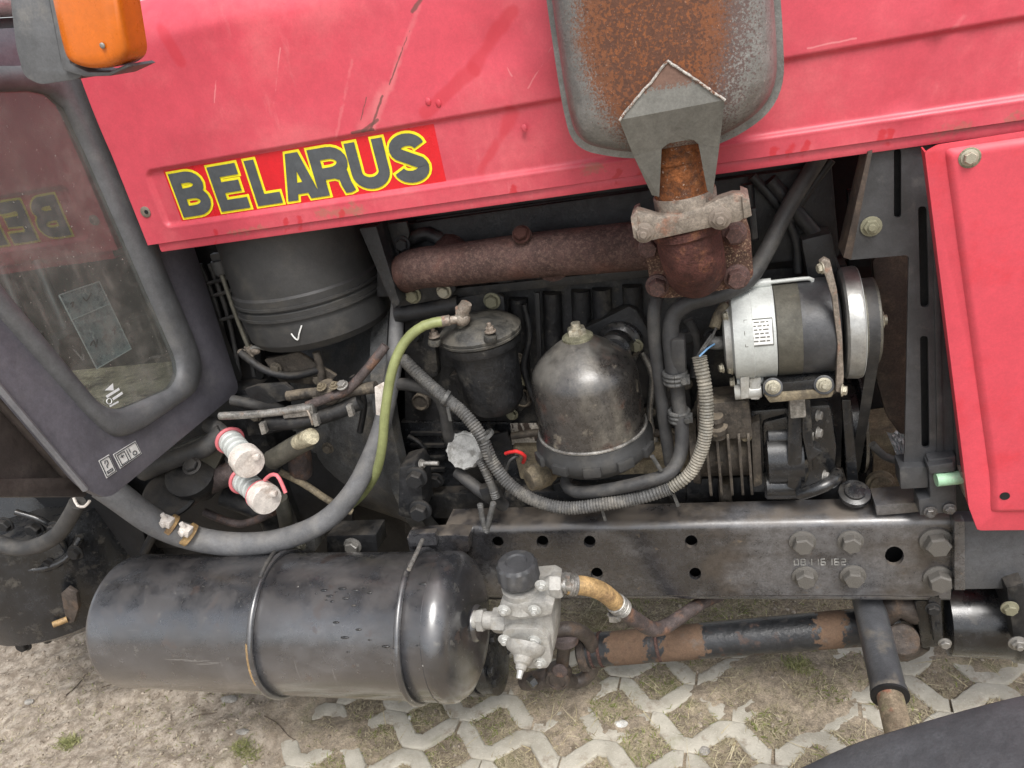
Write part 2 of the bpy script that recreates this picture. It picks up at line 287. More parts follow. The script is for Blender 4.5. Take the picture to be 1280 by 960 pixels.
M['greenhose'] = mk('olive_green_hose', (.25, .275, .115), .5, 0, .15, 20, [((.17, .165, .08), 26, .52, .74, {'fac': .7})], bump=.08, micro=0.08)
M['pink'] = mk('pink_rubber_ring', (.60, .15, .17), .5, 0, .15, 40, [((.5, .32, .29), 60, .55, .72, {'fac': .6})], bump=.05, micro=.05)
M['cap'] = mk('dirty_white_cap', (.64, .59, .54), .6, 0, .12, 30, [((.34, .27, .22), 44, .48, .7, {'fac': .75}), ((.62, .35, .33), 20, .6, .75, {'fac': .5})], bump=.12, micro=0.12)
M['amber'] = mk('amber_lens', (.60, .135, .004), .28, 0, .1, 14, [((.45, .13, .015), 22, .56, .76, {'fac': .7, 'rough': .5})], bump=.08, bscale=40, coat=.4, micro=.05)
M['greyplastic'] = mk('grey_plastic', (.115, .118, .122), .5, 0, .15, 14, [((.22, .21, .19), 24, .54, .76, {'rough': .8, 'fac': .6}), ((.05, .05, .045), 80, .66, .76)], bump=.15, micro=0.1)
M['cab'] = mk('dark_cab_panel', (.105, .101, .118), .42, 0, .18, 9, [((.135, .13, .135), 11, .50, .76, {'rough': .6, 'fac': .6}), ((.26, .24, .22), 130, .71, .77, {'rough': .8})], bump=.1, bscale=140, micro=0.1)
M['cabrim'] = mk('grey_cab_edge', (.16, .16, .17), .45, 0, .15, 9, [((.24, .23, .22), 11, .50, .76, {'rough': .6, 'fac': .6})], bump=.1, micro=0.1)
M['skirt'] = mk('brown_black_plate', (.042, .034, .031), .38, 0, .25, 12, [((.10, .085, .072), 16, .50, .74, {'rough': .7, 'fac': .6})], bump=.2, micro=0.12)
M['gasket'] = mk('window_rubber', (.10, .102, .107), .5, 0, .2, 12, [((.15, .145, .135), 18, .5, .75, {'rough': .8, 'fac': .5})], bump=.1, micro=0.1)
M['floor_in'] = mk('tan_cab_floor', (.36, .31, .22), .9, 0, .3, 20, [((.17, .145, .10), 30, .5, .66), ((.10, .085, .06), 9, .58, .66, {'stretch': (1, 4, 1)})], bump=.5)
M['sticker'] = mk('blue_grey_sticker', (.40, .46, .49), .5, 0, .2, 60, [((.14, .17, .20), 70, .5, .60, {'fac': .7}), ((.66, .70, .72), 90, .60, .68)], bump=0, micro=0.1)
M['white'] = mk('white_print', (.72, .74, .75), .5, 0, .05, bump=0, micro=.05)
M['paperwhite'] = mk('white_label', (.66, .66, .64), .5, 0, .08, 80, bump=.02, micro=.05)
M['ink'] = mk('dark_ink', (.05, .055, .06), .6, 0, .1, bump=0, micro=.05)
M['tan_hose'] = mk('tan_rubber_hose', (.36, .235, .105), .6, 0, .25, 22, [((.20, .125, .065), 30, .48, .68, {'fac': .8}), ((.46, .36, .24), 40, .58, .74, {'fac': .6})], bump=.3)
M['rustpipe'] = mk('rusty_dark_pipe', (.075, .058, .055), .65, 0, .3, 20, [((.20, .105, .065), 24, .48, .66, {'fac': .8})], bump=.5)
def sh(a, b): 
    x0, x1 = U(a, 800, 1.18).x, U(b, 800, 1.18).x
    def fn(t):
        sp = t.n('ShaderNodeSeparateXYZ'); t.l(t.co, sp.inputs[0]); nz = t.math('MULTIPLY', t.math('ADD', t.math('SUBTRACT', t.noise(22), .5), t.math('MULTIPLY', t.math('SUBTRACT', t.noise(90), .5), .8)), .07)
        x = t.math('ADD', sp.outputs[0], nz); return t.math('SUBTRACT', t.math('MULTIPLY', t.mr(x, x0 - .004, x0 + .004), t.mr(x, x1 - .004, x1 + .004, 1., 0.)), .5)
    return fn
_ru = (.125, .078, .05)
M['shaft'] = mk('worn_black_shaft_paint', (.022, .023, .025), .34, 0, .3, 14, [(_ru, 60, .2, .8, {'bias': sh(762, 808), 'rough': .9}), (_ru, 60, .2, .8, {'bias': sh(826, 880), 'rough': .9}), (_ru, 60, .2, .8, {'bias': sh(1020, 1056), 'rough': .9}), ((.10, .09, .08), 30, .56, .74, {'fac': .6, 'rough': .6}), ((.09, .05, .035), 44, .56, .66, {'fac': .5, 'rough': .9})], bump=.4, bscale=120, micro=0.15)
M['strut'] = mk('grey_strut_paint', (.075, .077, .083), .38, 0, .25, 12, [((.20, .175, .14), 17, .52, .72, {'fac': .7, 'rough': .7}), ((.30, .18, .08), 26, .68, .76, {'fac': .8, 'rough': .9})], bump=.2, micro=0.12)
M['mudguard'] = mk('grey_black_mudguard', (.085, .088, .095), .5, 0, .2, 7, [((.11, .11, .11), 10, .45, .75, {'fac': .6}), ((.20, .20, .20), 80, .70, .78, {'fac': .6}), ((.022, .022, .024), 17, .66, .70, {'rough': .15})], bump=.25, bscale=120, micro=0.12)
M['palegreen'] = mk('pale_green_sleeve', (.30, .50, .33), .5, 0, .15, 40, [((.45, .5, .38), 60, .55, .7)], bump=.1, micro=0.1)
M['fan'] = mk('dusty_brown_fan', (.05, .036, .028), .7, 0, .25, 12, [((.15, .11, .075), 20, .5, .72, {'fac': .7})], bump=.2)
M['foil'] = mk('crumpled_foil', (.55, .58, .60), .4, .6, .1, 80, bump=1.0, bscale=90, micro=0.05)
M['tanmetal'] = mk('dusty_tan_casting', (.20, .165, .11), .8, 0, .3, 16, [((.06, .05, .04), 22, .5, .68, {'fac': .8}), ((.34, .29, .2), 46, .58, .74, {'fac': .6})], bump=.5)
M['grimy'] = mk('grimy_brown_casting', (.060, .050, .040), .7, 0, .35, 16, [((.018, .016, .014), 24, .5, .66, {'fac': .8, 'rough': .35}), ((.17, .14, .10), 40, .56, .72, {'fac': .8})], up=((.22, .18, .13), .7, 30), bump=.6)
M['joint'] = mk('dark_joint_steel', (.062, .050, .043), .5, .1, .3, 24, [((.11, .075, .052), 34, .5, .68, {'rough': .9, 'fac': .8}), ((.16, .135, .11), 90, .6, .72, {'rough': .9, 'fac': .6})], bump=.3)
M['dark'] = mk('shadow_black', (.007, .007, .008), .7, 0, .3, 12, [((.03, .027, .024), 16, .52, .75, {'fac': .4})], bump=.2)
M['wirered'] = mk('red_wire', (.62, .03, .03), .4, 0, .1, bump=0, micro=.05)
M['wireblue'] = mk('blue_wire', (.15, .30, .50), .4, 0, .1, bump=0, micro=.05)
M['zipgrey'] = mk('grey_cable_tie', (.07, .07, .068), .5, 0, .2, 40, [((.17, .16, .145), 60, .5, .7, {'fac': .6})], bump=.1)
M['peel'] = mk('peeling_pale_label', (.48, .44, .38), .7, 0, .1, 40, [((.07, .05, .04), 48, .50, .54, {'stretch': (1, 1, .45)})], bump=.2)
M['chalk'] = mk('white_chalk', (.75, .75, .73), .9, 0, .15, 200, bump=.3)
g = NT('dirty_window_glass'); g.b.inputs['Base Color'].default_value = (1, 1, 1, 1)
def glass_mat():
    t = g; t.t.nodes.remove(t.b); out = [n for n in t.t.nodes if n.type == 'OUTPUT_MATERIAL'][0]
    gl = t.n('ShaderNodeBsdfGlossy'); gl.inputs['Roughness'].default_value = .03; gl.inputs['Color'].default_value = (1, 1, 1, 1)
    tr = t.n('ShaderNodeBsdfTransparent'); tr.inputs['Color'].default_value = (.72, .76, .75, 1)
    di = t.n('ShaderNodeBsdfDiffuse'); di.inputs['Color'].default_value = (.40, .37, .34, 1)
    fr = t.n('ShaderNodeFresnel'); fr.inputs['IOR'].default_value = 1.75; ge = t.n('ShaderNodeNewGeometry')
    bp = t.n('ShaderNodeBump'); bp.inputs['Strength'].default_value = .03; bp.inputs['Distance'].default_value = .01; t.l(t.noise(9, 2), bp.inputs['Height']); t.l(bp.outputs[0], gl.inputs['Normal'])
    m1 = t.n('ShaderNodeMixShader'); m2 = t.n('ShaderNodeMixShader')
    t.l(t.math('MULTIPLY', t.math('MULTIPLY', fr.outputs[0], 1.35, True), t.math('SUBTRACT', 1.0, ge.outputs['Backfacing'])), m1.inputs[0]); t.l(tr.outputs[0], m1.inputs[1]); t.l(gl.outputs[0], m1.inputs[2])
    dirt = t.math('ADD', t.math('ADD', .09, t.math('MULTIPLY', t.mr(t.noise(14, 7, .7), .42, .75), .20)), t.math('MULTIPLY', t.mr(t.noise(170, 3), .68, .74), .55), True)
    dirt = t.math('ADD', dirt, t.math('MULTIPLY', t.mr(t.noise(26, 5, .7, stretch=(1, 1, .12)), .56, .75), .22), True)
    t.l(dirt, m2.inputs[0]); t.l(m1.outputs[0], m2.inputs[1]); t.l(di.outputs[0], m2.inputs[2]); t.l(m2.outputs[0], out.inputs[0])
    return t.m
M['glass'] = glass_mat()
# ------------------------------------------------------------------ the tractor
TR = thing('tractor', (-.25, 1.46, 0), 'old red tractor on grid paving with its bonnet side open to the engine', 'tractor')
_bolt = {}
def bolt(parent, x, y, Y, rpx, mat, d=(0, -1, 0), kind='hex', at=None, name='bolt', h=None):
    """one shared mesh for every bolt of a kind and material"""
    key = (kind, mat)
    p = at if at is not None else U(x, y, Y); r = rpx * mm(x, y, Y) if at is None else rpx
    if key not in _bolt:
        mb = MB()
        if kind == 'hex': mb.lathe((0, 0, -.1), (0, 0, 1), [(0, 1.3), (.22, 1.3), (.26, 1.22)], 18); mb.hexa((0, 0, .16), (0, 0, 1), 1.0, .75, .14, 0)
        elif kind == 'nut': mb.lathe((0, 0, -.1), (0, 0, 1), [(0, 1.35), (.2, 1.35), (.25, 1.25)], 18); mb.hexa((0, 0, .14), (0, 0, 1), 1.0, .6, .1, 0); mb.lathe((0, 0, .7), (0, 0, 1), [(0, .5), (.5, .5), (.6, .4)], 12)
        elif kind == 'round': mb.lathe((0, 0, -.1), (0, 0, 1), [(0, 1.0), (.3, 1.0), (.5, .8), (.58, .4)], 16)
        me = bpy.data.meshes.new('bolt'); me.from_pydata(mb.v, [], mb.f)
        bm = bmesh.new(); bm.from_mesh(me); bmesh.ops.recalc_face_normals(bm, faces=bm.faces); bm.to_mesh(me); bm.free()
        me.materials.append(M[mat]); me.polygons.foreach_set('use_smooth', [True] * len(me.polygons)); me.set_sharp_from_angle(angle=.6); _bolt[key] = me
    o = bpy.data.objects.new(name, _bolt[key]); sc.collection.objects.link(o); adopt(o, parent)
    o.location = p; q = Vector(d).to_track_quat('Z', 'Y') @ Quaternion((0, 0, 1), random.random() * 6.28); o.rotation_mode = 'QUATERNION'; o.rotation_quaternion = q
    o.scale = (r, r, r * (h or 1.0)); return o
def slab(name, pts, Y, th, mat, parent=TR, holes=(), bevel=.0015, r=0, label=None, hr=0):
    P = L(pts, Y); P = rounded(P, r) if r else P
    mb = MB().plate(P, (0, th, 0), [L(h, Y) for h in holes]); return build(name, mb, M[mat], parent, label, bevel)
def circ(x, y, r, n=16, sy=1.0): return [(x + r * math.cos(2 * math.pi * i / n), y + r * sy * math.sin(2 * math.pi * i / n)) for i in range(n)]
def pipe(name, pts, Y, rpx, mat, parent=TR, label=None, seg=12, step=.012, corr=None, smooth=True):
    P = L(pts, Y); k = mm(pts[len(pts) // 2][0], pts[len(pts) // 2][1], pts[len(pts) // 2][2] if len(pts[0]) > 2 else Y)
    rr = [q * k for q in rpx] if isinstance(rpx, (list, tuple)) else rpx * k
    return build(name, MB().tube(P, rr, seg, step, smooth, corr), M[mat], parent, label, sharp=50)
# ---- bonnet: one pressed sheet with a recessed band, closed over the engine
XL = -.935; XR = .95
def bonnet_mesh():
    xs = sorted(set([XL, XL + .004] + list(np.arange(-.92, -.86, .0022)) + list(np.arange(-.86, XR + .01, .02))))
    zs = list(np.arange(1.171, 1.205, .0022)) + list(np.arange(1.206, 1.278, .009)) + list(np.arange(1.279, 1.30, .0022)) + list(np.arange(1.302, 1.452, .01))
    prof = [(1.10, z) for z in zs]
    for k in range(1, 15): a = math.pi / 2 * k / 14 * .94; prof.append((1.10 + .075 * (1 - math.cos(a)), 1.452 + .075 * math.sin(a)))
    prof += [(1.25, 1.535), (1.35, 1.545), (1.46, 1.55), (1.62, 1.542), (1.75, 1.52), (1.80, 1.46), (1.82, 1.3), (1.82, 1.16)]
    A, B = U(1204, 5, 1.1), U(1130, 128, 1.1)
    def sm(t): t = min(1, max(0, t)); return t * t * (3 - 2 * t)
    def off(x, z):
        cx, cz, hz, r = -.886, 1.2415, .0455, .012
        dx, dz = max(cx + r - x, -9), abs(z - cz) - hz + r
        d = math.hypot(max(dx, 0), max(dz, 0)) + min(max(dx, dz), 0) - r
        o = .0065 * sm((.0035 - d) / .007)
        o -= .0022 * math.exp(-((z - 1.1965) / .003) ** 2) * sm((x + .885) / .01)
        ba = B - A; p = Vector((x - A.x, 0, z - A.z)); t = min(1, max(0, p.dot(ba) / ba.length_squared)); dd = (p - ba * t).length
        o += .004 * math.exp(-(dd / .009) ** 2) - .003 * math.exp(-((dd - .018) / .01) ** 2)
        o += (.0014 * math.sin(x * 9 + z * 14) + .0010 * math.sin(x * 23 - z * 31)) * sm((z - 1.30) / .05)
        o += .004 * math.exp(-(((x + .28) / .05) ** 2 + ((z - 1.37) / .035) ** 2))
        return o
    V, F = [], []; n = len(prof)
    for x in xs:
        for (y, z) in prof: V.append((x, y + (off(x, z) if y < 1.101 else 0), z))
    for i in range(len(xs) - 1):
        for j in range(n - 1): F.append((i * n + j, (i + 1) * n + j, (i + 1) * n + j + 1, i * n + j + 1))
    mb = MB(); mb.add(V, F)
    # returned edge along the rear and the folded lip along the bottom
    e = [Vector(V[j]) for j in range(n)]; mb.rings([e, [p + Vector((.001, .014 if p.y < 1.2 else 0, -.012 if p.y >= 1.2 else 0)) for p in e]], False, False, False)
    b = [Vector(V[i * n]) for i in range(len(xs))]
    mb.rings([b, [p + Vector((0, .007, .001)) for p in b]], False, False, False)
    lx = np.linspace(-.918, XR, 40)
    lip = [[Vector((x, yy, zz)) for x in lx] for yy, zz in ((1.108, 1.176), (1.1055, 1.170), (1.1045, 1.160), (1.106, 1.1555), (1.125, 1.1555))]
    mb.rings(lip, False, False, False)
    return mb
BON = build('bonnet', bonnet_mesh(), M['red'], TR, 'faded red bonnet side with a long pressed recess', sharp=60)
bolt(BON, 182, 265, 1.0995, 7, 'clamp', kind='round', name='screw', h=.5)
build('screw_hole', MB().lathe(U(183, 265, 1.0972), (0, -1, 0), [(0, .0034), (.0008, .0034)], 14), M['dark'], BON)  # black disc on the surface, painted shade of the hole
for (x, y) in ((535, 127), (548, 129), (655, 160), (790, 150)):                   # drops of water on the paint
    build('water_drop', MB().ball(U(x, y, 1.0995), .0042, 12, (1, .35, 1.3)), M['red'], BON)
# ---- name decal in the recess: red film, yellow outlines, grey letters
def clip_poly(P, ax_, lim, keep_le):
    out = []
    for i in range(len(P)):
        p, q = P[i - 1], P[i]; a_, b_ = (p[ax_] <= lim) == keep_le, (q[ax_] <= lim) == keep_le
        if a_ != b_: t = (lim - p[ax_]) / (q[ax_] - p[ax_]); out.append((p[0] + (q[0] - p[0]) * t, p[1] + (q[1] - p[1]) * t))
        if b_: out.append(q)
    return out
def stroke_mesh(mb, path, wd, toP, ext=0.0, box=None):
    """a mitred band along a 2-D path, cut off square at the letter's own box"""
    P = [Vector((p[0], p[1])) for p in path]; n = len(P)
    P[0] = P[0] + (P[0] - P[1]).normalized() * ext; P[-1] = P[-1] + (P[-1] - P[-2]).normalized() * ext
    A, B = [], []
    for i in range(n):
        a = P[i - 1] if i > 0 else None; b = P[i + 1] if i < n - 1 else None
        d0 = (P[i] - a).normalized() if a is not None else (b - P[i]).normalized(); d1 = (b - P[i]).normalized() if b is not None else d0
        n0, n1 = Vector((-d0.y, d0.x)), Vector((-d1.y, d1.x)); m = n0 + n1
        m = m.normalized() if m.length > 1e-6 else n0; k = wd / 2 / max(.5, m.dot(n0))
        A.append(P[i] + m * k); B.append(P[i] - m * k)
    for i in range(n - 1):
        q = [tuple(A[i]), tuple(A[i + 1]), tuple(B[i + 1]), tuple(B[i])]
        for ax_, lim, le in ((0, box[0], False), (0, box[1], True), (1, box[2], False), (1, box[3], True)):
            q = clip_poly(q, ax_, lim, le)
            if len(q) < 3: break
        if len(q) >= 3:
            k2 = mb.lv = getattr(mb, 'lv', 0) + 1; mb.add([toP(p) + Vector((0, -.000006 * k2, 0)) for p in q], [tuple(range(len(q)))])
def arc(cx, cy, rx, ry, a0, a1, n=10): return [(cx + rx * math.cos(math.radians(a0 + (a1 - a0) * i / n)), cy + ry * math.sin(math.radians(a0 + (a1 - a0) * i / n))) for i in range(n + 1)]
def glyph(ch, W, H, s):
    """centre-line strokes of a bold sans letter, W x H overall, stem s; (path, closed, extension)"""
    h = s / 2
    if ch == 'B':
        r1, r2 = (H * .5) / 2 - h * .5, (H * .5) / 2 - h * .5; m = H * .52
        top = [(h, H - h), (W * .5, H - h)] + arc(W * .48, (m + H - h) / 2, W * .47 - h, (H - h - m) / 2, 90, -90)[1:] + [(h, m)]
        bot = [(W * .5, m)] + arc(W * .52, (m + h) / 2, W * .48 - h, (m - h) / 2, 90, -90)[1:] + [(h, h)]
        return [([(h, h * 0), (h, H)], 0, 0), (top, 0, 0), (bot, 0, 0)]
    if ch == 'E': return [([(h, 0), (h, H)], 0, 0), ([(h, h), (W, h)], 0, 0), ([(h, H - h), (W * .96, H - h)], 0, 0), ([(h, H * .52), (W * .9, H * .52)], 0, 0)]
    if ch == 'L': return [([(h, H), (h, h), (W, h)], 0, 0)]
    if ch == 'A':
        f = lambda y: h * 1.04 + (W * .5 - h * 1.25) * y / H
        return [([(f(-.02), -.02), (f(H + .02), H + .02)], 0, 0), ([(W - f(-.02), -.02), (W - f(H + .02), H + .02)], 0, 0), ([(W * .27, H * .25), (W * .73, H * .25)], 0, 0)]
    if ch == 'R':
        m = H * .46
        top = [(h, H - h), (W * .5, H - h)] + arc(W * .5, (m + H - h) / 2, W * .48 - h, (H - h - m) / 2, 90, -90)[1:] + [(h, m)]
        return [([(h, 0), (h, H)], 0, 0), (top, 0, 0), ([(W * .55, m), (W * .78, m * .82), (W * .8, m * .45), (W - h * .9, 0)], 0, 0)]
    if ch == 'U': return [([(h, H), (h, H * .36)] + arc(W / 2, H * .36, W / 2 - h, H * .36 - h, 180, 360, 14)[1:] + [(W - h, H)], 0, 0)]
    if ch == 'S':
        ty, by, rx, ry = H - H * .29, H * .29, W / 2 - h, H * .29 - h
        up = arc(W / 2, ty, rx, ry, 8, 215, 14); lo = arc(W / 2, by, rx, ry, 35, -172, 14)
        return [(up + lo, 0, 0)]
YD = 1.10 + .0065
dx0, dx1, dz0, dz1 = -.8575, -.391, 1.1995, 1.2835
DEC = build('name_decal', MB().plate([(dx0, YD - .0004, dz0), (dx1, YD - .0004, dz0), (dx1, YD - .0004, dz1), (dx0, YD - .0004, dz1)], (0, .0003, 0)), M['decal_red'], TR, 'red decal with the word BELARUS in grey letters outlined in yellow')
def letter(ch, x0, x1, z0, z1):
    W, H, s = x1 - x0, z1 - z0, (z1 - z0) * .245
    o = .0037; gl = glyph(ch, W, H, s); mb = MB(); k = [0]
    def lay(depth):
        def f(p): return Vector((x0 + p[0], YD - depth - k[0] * .00006, z0 + p[1]))
        return f
    mb.cur = 0
    for path, cl, e in gl: stroke_mesh(mb, path, s + 2 * o, lay(.0008), o, (-o, W + o, -o, H + o)); k[0] += 1
    mb.cur = 1
    for path, cl, e in gl: stroke_mesh(mb, path, s, lay(.0018), 0, (0, W, 0, H)); k[0] += 1
    return build('letter_' + ch.lower(), mb, [M['yellow'], M['decal_grey']], DEC)
def dxa(px, py): return U(px, py, YD).x
for ch, a, b in (('B', 219, 262), ('E', 267, 307), ('L', 313, 348), ('A', 351, 397), ('R', 391, 441), ('U', 437, 488), ('S', 489, 537)):
    f = lambda x: dxa(x, 246 + (x - 225) * -.145)
    letter(ch, f(a) + .0035, f(b) - .0018, 1.2062, 1.2775)
# ---- front side panel
SP = U(1155, 185, 1.06)
def side_panel():
    mb = MB(); Y = 1.06
    o = L([(1176, 183), (1330, 140), (1330, 662), (1226, 662), (1222, 632), (1236, 600)], Y)
    outer = rounded([U(1172, 181, Y), Vector((.95, Y, 1.175)), Vector((.95, Y, .575)), U(1222, 663, Y), U(1211, 634, Y), U(1156, 190, Y)], [.004, 0, 0, .006, .004, .004])
    mb.plate(outer, (0, .0025, 0), [[U(x, y, Y) for x, y in circ(1256, 620, 6.2)]])
    fl = [U(1156, 190, Y), U(1211, 634, Y)]                         # flange turned back along its free edge
    mb.plate([fl[0] + Vector((0, .002, 0)), fl[1] + Vector((0, .002, 0)), fl[1] + Vector((.002, .030, 0)), fl[0] + Vector((.002, .030, 0))], (.002, 0, 0))
    bt = [U(1222, 663, Y), Vector((.95, Y, .575))]
    mb.plate([bt[0] + Vector((0, .002, 0)), bt[1] + Vector((0, .002, 0)), bt[1] + Vector((0, .03, .002)), bt[0] + Vector((0, .03, .002))], (0, 0, .002))
    return mb
SPN = build('side_panel', side_panel(), M['red2'], TR, 'bright red front side panel with a raised face', .001)
def raised():
    Y = 1.06; mb = MB()
    P = [U(1180, 186, Y), Vector((.93, Y, 1.165)), Vector((.93, Y, .607)), U(1238, 640, Y), U(1237, 600, Y)]
    P = rounded(P, [.008, 0, 0, .006, .02])
    c = Vector((.5, 0, .9)); R = []
    for ins, dy in ((0, .0005), (.002, -.002), (.006, -.0055), (.010, -.0065)):
        R.append([Vector((p.x + (ins if p.x < .39 else 0), p.y + dy, p.z + (ins if p.z < .7 else (-ins if p.z > 1.1 else 0)))) for p in P])
    mb.rings(R, False, True); return mb
build('raised_face', raised(), M['red2'], SPN, sharp=60)
bolt(SPN, 1212, 197, 1.0525, 8, 'zinc'); build('washer', MB().lathe(U(1212, 197, 1.054), (0, -1, 0), [(0, .0125), (.0012, .0125), (.0018, .011)], 24), M['olivebolt'], SPN)
build('shade_disc', MB().lathe(U(1256, 620, 1.0532), (0, -1, 0), [(0, .0066), (.0006, .0066)], 18), M['dark'], SPN)  # flat dark disc standing in for the shaded inside of the hole
# ---- exhaust silencer
YM = 1.03
def inset(P, d):
    c = Vector((-.045, YM, 1.40)); return [Vector((c.x + (p.x - c.x) * (1 - d / .15), p.y, c.z + (p.z - c.z) * (1 - d / .18))) for p in P]
rim = rounded([U(664, -130, YM), U(683, 0, YM), U(702, 132, YM), U(717, 187, YM), U(800, 202, YM), U(905, 183, YM), U(982, 128, YM), U(977, 0, YM), U(962, -130, YM)], [0, .1, .1, .030, .05, .05, .045, .05, 0], 8)
sg = 1
MUF = build('silencer', MB().plate(rim, (0, .004, 0)).rings([[Vector((p.x, y, p.z)) for p in inset(rim, sg * i)] for i, y in ((.009, YM - .0002), (.010, YM - .012), (.0125, YM - .030), (.018, YM - .046), (.026, YM - .056), (.040, YM - .063), (.058, YM - .067), (.075, YM - .069))], False, True), M['muffler'], TR, 'grey pressed steel exhaust silencer with a rusty orange face', sharp=50)
build('rear_shell', MB().rings([[Vector((p.x, y, p.z)) for p in inset(rim, sg * i)] for i, y in ((.009, YM + .0042), (.012, YM + .03), (.03, YM + .045), (.07, YM + .05))], False, True), M['muffler'], MUF, sharp=50)
def mpt(x, y, Y): return U(x, y, Y)
br = [mpt(835, 76, .9560), mpt(906, 125, .953), mpt(899, 185, .972), mpt(891, 243, .992), mpt(884, 238, .992), mpt(873, 180, .975), mpt(866, 174, .972), mpt(836, 179, .972), mpt(827, 186, .974), mpt(824, 246, .995), mpt(815, 244, .995), mpt(792, 195, .972), mpt(774, 150, .953)]
BR = build('bracket', MB().plate([br[12], br[0], br[1]], (0, .004, 0)), M['bracket'], MUF, 'pointed grey bracket plate')
build('bracket_leg', MB().plate([br[12], br[1], br[2], br[5], br[6], br[7], br[8], br[11]], (0, .004, 0)), M['bracket'], MUF, sharp=60)
build('bracket_leg', MB().plate([br[2], br[3], br[4], br[5]], (0, .004, 0)), M['bracket'], MUF)
build('bracket_leg', MB().plate([br[11], br[8], br[9], br[10]], (0, .004, 0)), M['bracket'], MUF)
def wob(a, b, n, amp): return [Vector(a).lerp(Vector(b), i / n) + Vector((random.uniform(-amp, amp), 0, random.uniform(-amp, amp))) for i in range(n + 1)]
wl = [p + Vector((0, -.001, 0)) for p in wob(br[12], br[0], 14, .0007)]; wr = [p + Vector((0, -.001, 0)) for p in wob(br[0], br[1], 14, .0007)]
build('weld_bead', MB().tube(wl + wr[1:], .0016, 8, .004), M['weld'], MUF)
# ---- rusty outlet pipe, clamp and elbow
PIP = build('outlet_pipe', MB().tube(L([(845, 165, 1.03), (852, 215, 1.03), (858, 258, 1.03), (860, 270, 1.03)], 1.03), .0385, 28), M['rust_orange'], TR, 'orange rusted exhaust pipe stub')
build('pipe_sleeve', MB().tube(L([(843, 160, 1.03), (848, 199, 1.03)], 1.03), .0405, 28), M['rust_orange'], PIP, bevel=.001)
build('pipe_sleeve', MB().tube(L([(855, 240, 1.03), (860, 272, 1.03)], 1.03), .0405, 28), M['clamp'], PIP, bevel=.001)
CL = slab('pipe_clamp', [(788, 272), (795, 263), (806, 266), (822, 271), (850, 268), (880, 258), (900, 248), (916, 243), (929, 243), (937, 252), (936, 269), (925, 277), (870, 289), (815, 301), (797, 301)], .985, .024, 'clamp', label='dusty pinkish clamp bar across the exhaust joint', bevel=.003)
slab('clamp_leg', [(788, 272), (796, 268), (800, 300), (792, 298)], .981, .06, 'clamp', CL); slab('clamp_leg', [(927, 246), (937, 250), (940, 270), (930, 274)], .981, .06, 'clamp', CL)
for x, y, r in ((805, 291, 9.5), (900, 273, 10.5)): bolt(CL, x, y, .984, r, 'clamp', kind='nut')
ELB = slab('elbow_flange', [(804, 299), (830, 288), (905, 270), (931, 268), (938, 290), (942, 345), (931, 358), (852, 372), (824, 373), (812, 352)], 1.085, .016, 'rust_flange', r=.006, label='rusty four bolt elbow flange on the manifold', bevel=.002)
build('elbow', MB().tube(L([(858, 276, 1.035), (861, 300, 1.035), (866, 322, 1.05), (869, 335, 1.085), (868, 336, 1.12)], 1.05), .0425, 32, .006), M['rust_red'], ELB)
build('elbow_lip', MB().lathe(U(862, 293, 1.035), (U(858, 276, 1.035) - U(862, 293, 1.035)), [(0, .043), (.004, .047), (.014, .047), (.017, .043)], 32), M['rust_red'], ELB)
for x, y, r in ((918, 291, 12), (921, 346, 12.5), (822, 357, 11.5), (812, 309, 11)): bolt(ELB, x, y, 1.083, r, 'rustbolt', h=1.35)
# ---- exhaust manifold
MAN = build('exhaust_manifold', MB().tube(L([(506, 343, 1.215), (510, 340, 1.195), (518, 337, 1.178), (534, 334, 1.17), (560, 332), (610, 326), (650, 321), (700, 316), (760, 311), (830, 304)], 1.17), [.0335, .0385], 28, .008), M['rust'], TR, 'brown rusted exhaust manifold pipe')
build('manifold_nose', MB().ball(U(516, 337.5, 1.184), .0335, 24, (.9, 1, 1)), M['rust'], MAN)
bolt(MAN, 652, 293, 1.145, 9, 'rust_red', (0, -.8, .6)); build('bolt_boss', MB().cyl(U(652, 293, 1.147), U(655, 300, 1.18), .015, .018), M['rust'], MAN)
for x in (560, 690): build('port_runner', MB().tube([U(x, 330, 1.17), U(x + 4, 312, 1.24)], .03, 20), M['rust'], MAN)
# ---- engine: block, head and what is bolted to them
YB = 1.27
def block():
    mb = MB()
    mb.plate(L([(505, 362), (830, 345), (1060, 330), (1050, 640), (930, 660), (505, 668)], YB), (0, .34, 0))
    return mb
BLK = build('engine_block', block(), M['block'], TR, 'dusty black engine block', .006)
slab('cylinder_head', [(470, 285), (1040, 205), (1050, 322), (830, 342), (500, 372), (470, 372)], 1.235, .36, 'black', BLK, bevel=.006)
slab('head_joint', [(548, 363), (830, 333), (832, 344), (549, 374)], 1.222, .05, 'black', BLK, bevel=.002)
slab('rocker_cover', [(455, 262), (1040, 175), (1040, 222), (470, 292)], 1.25, .30, 'black', BLK, bevel=.012)
slab('cover_rib', [(520, 291), (840, 246), (840, 251), (520, 297)], 1.243, .03, 'black', BLK)
slab('cover_rib', [(520, 275), (840, 231), (840, 235), (520, 280)], 1.243, .03, 'black', BLK)
for a, b in (((648, 372, 1.265), (652, 480, 1.265)), ((690, 365, 1.265), (694, 480, 1.265)), ((726, 362, 1.265), (729, 470, 1.265)), ((752, 360, 1.265), (756, 440, 1.265)), ((790, 356, 1.265), (794, 430, 1.265))):
    build('block_rib', MB().tube(L([a, b], YB), .017, 14), M['block'], BLK)
slab('boss_plate', [(712, 420), (786, 383), (796, 388), (832, 452), (830, 500), (742, 520)], 1.235, .03, 'black', BLK, bevel=.003)
cb = U(776, 428, 1.235)
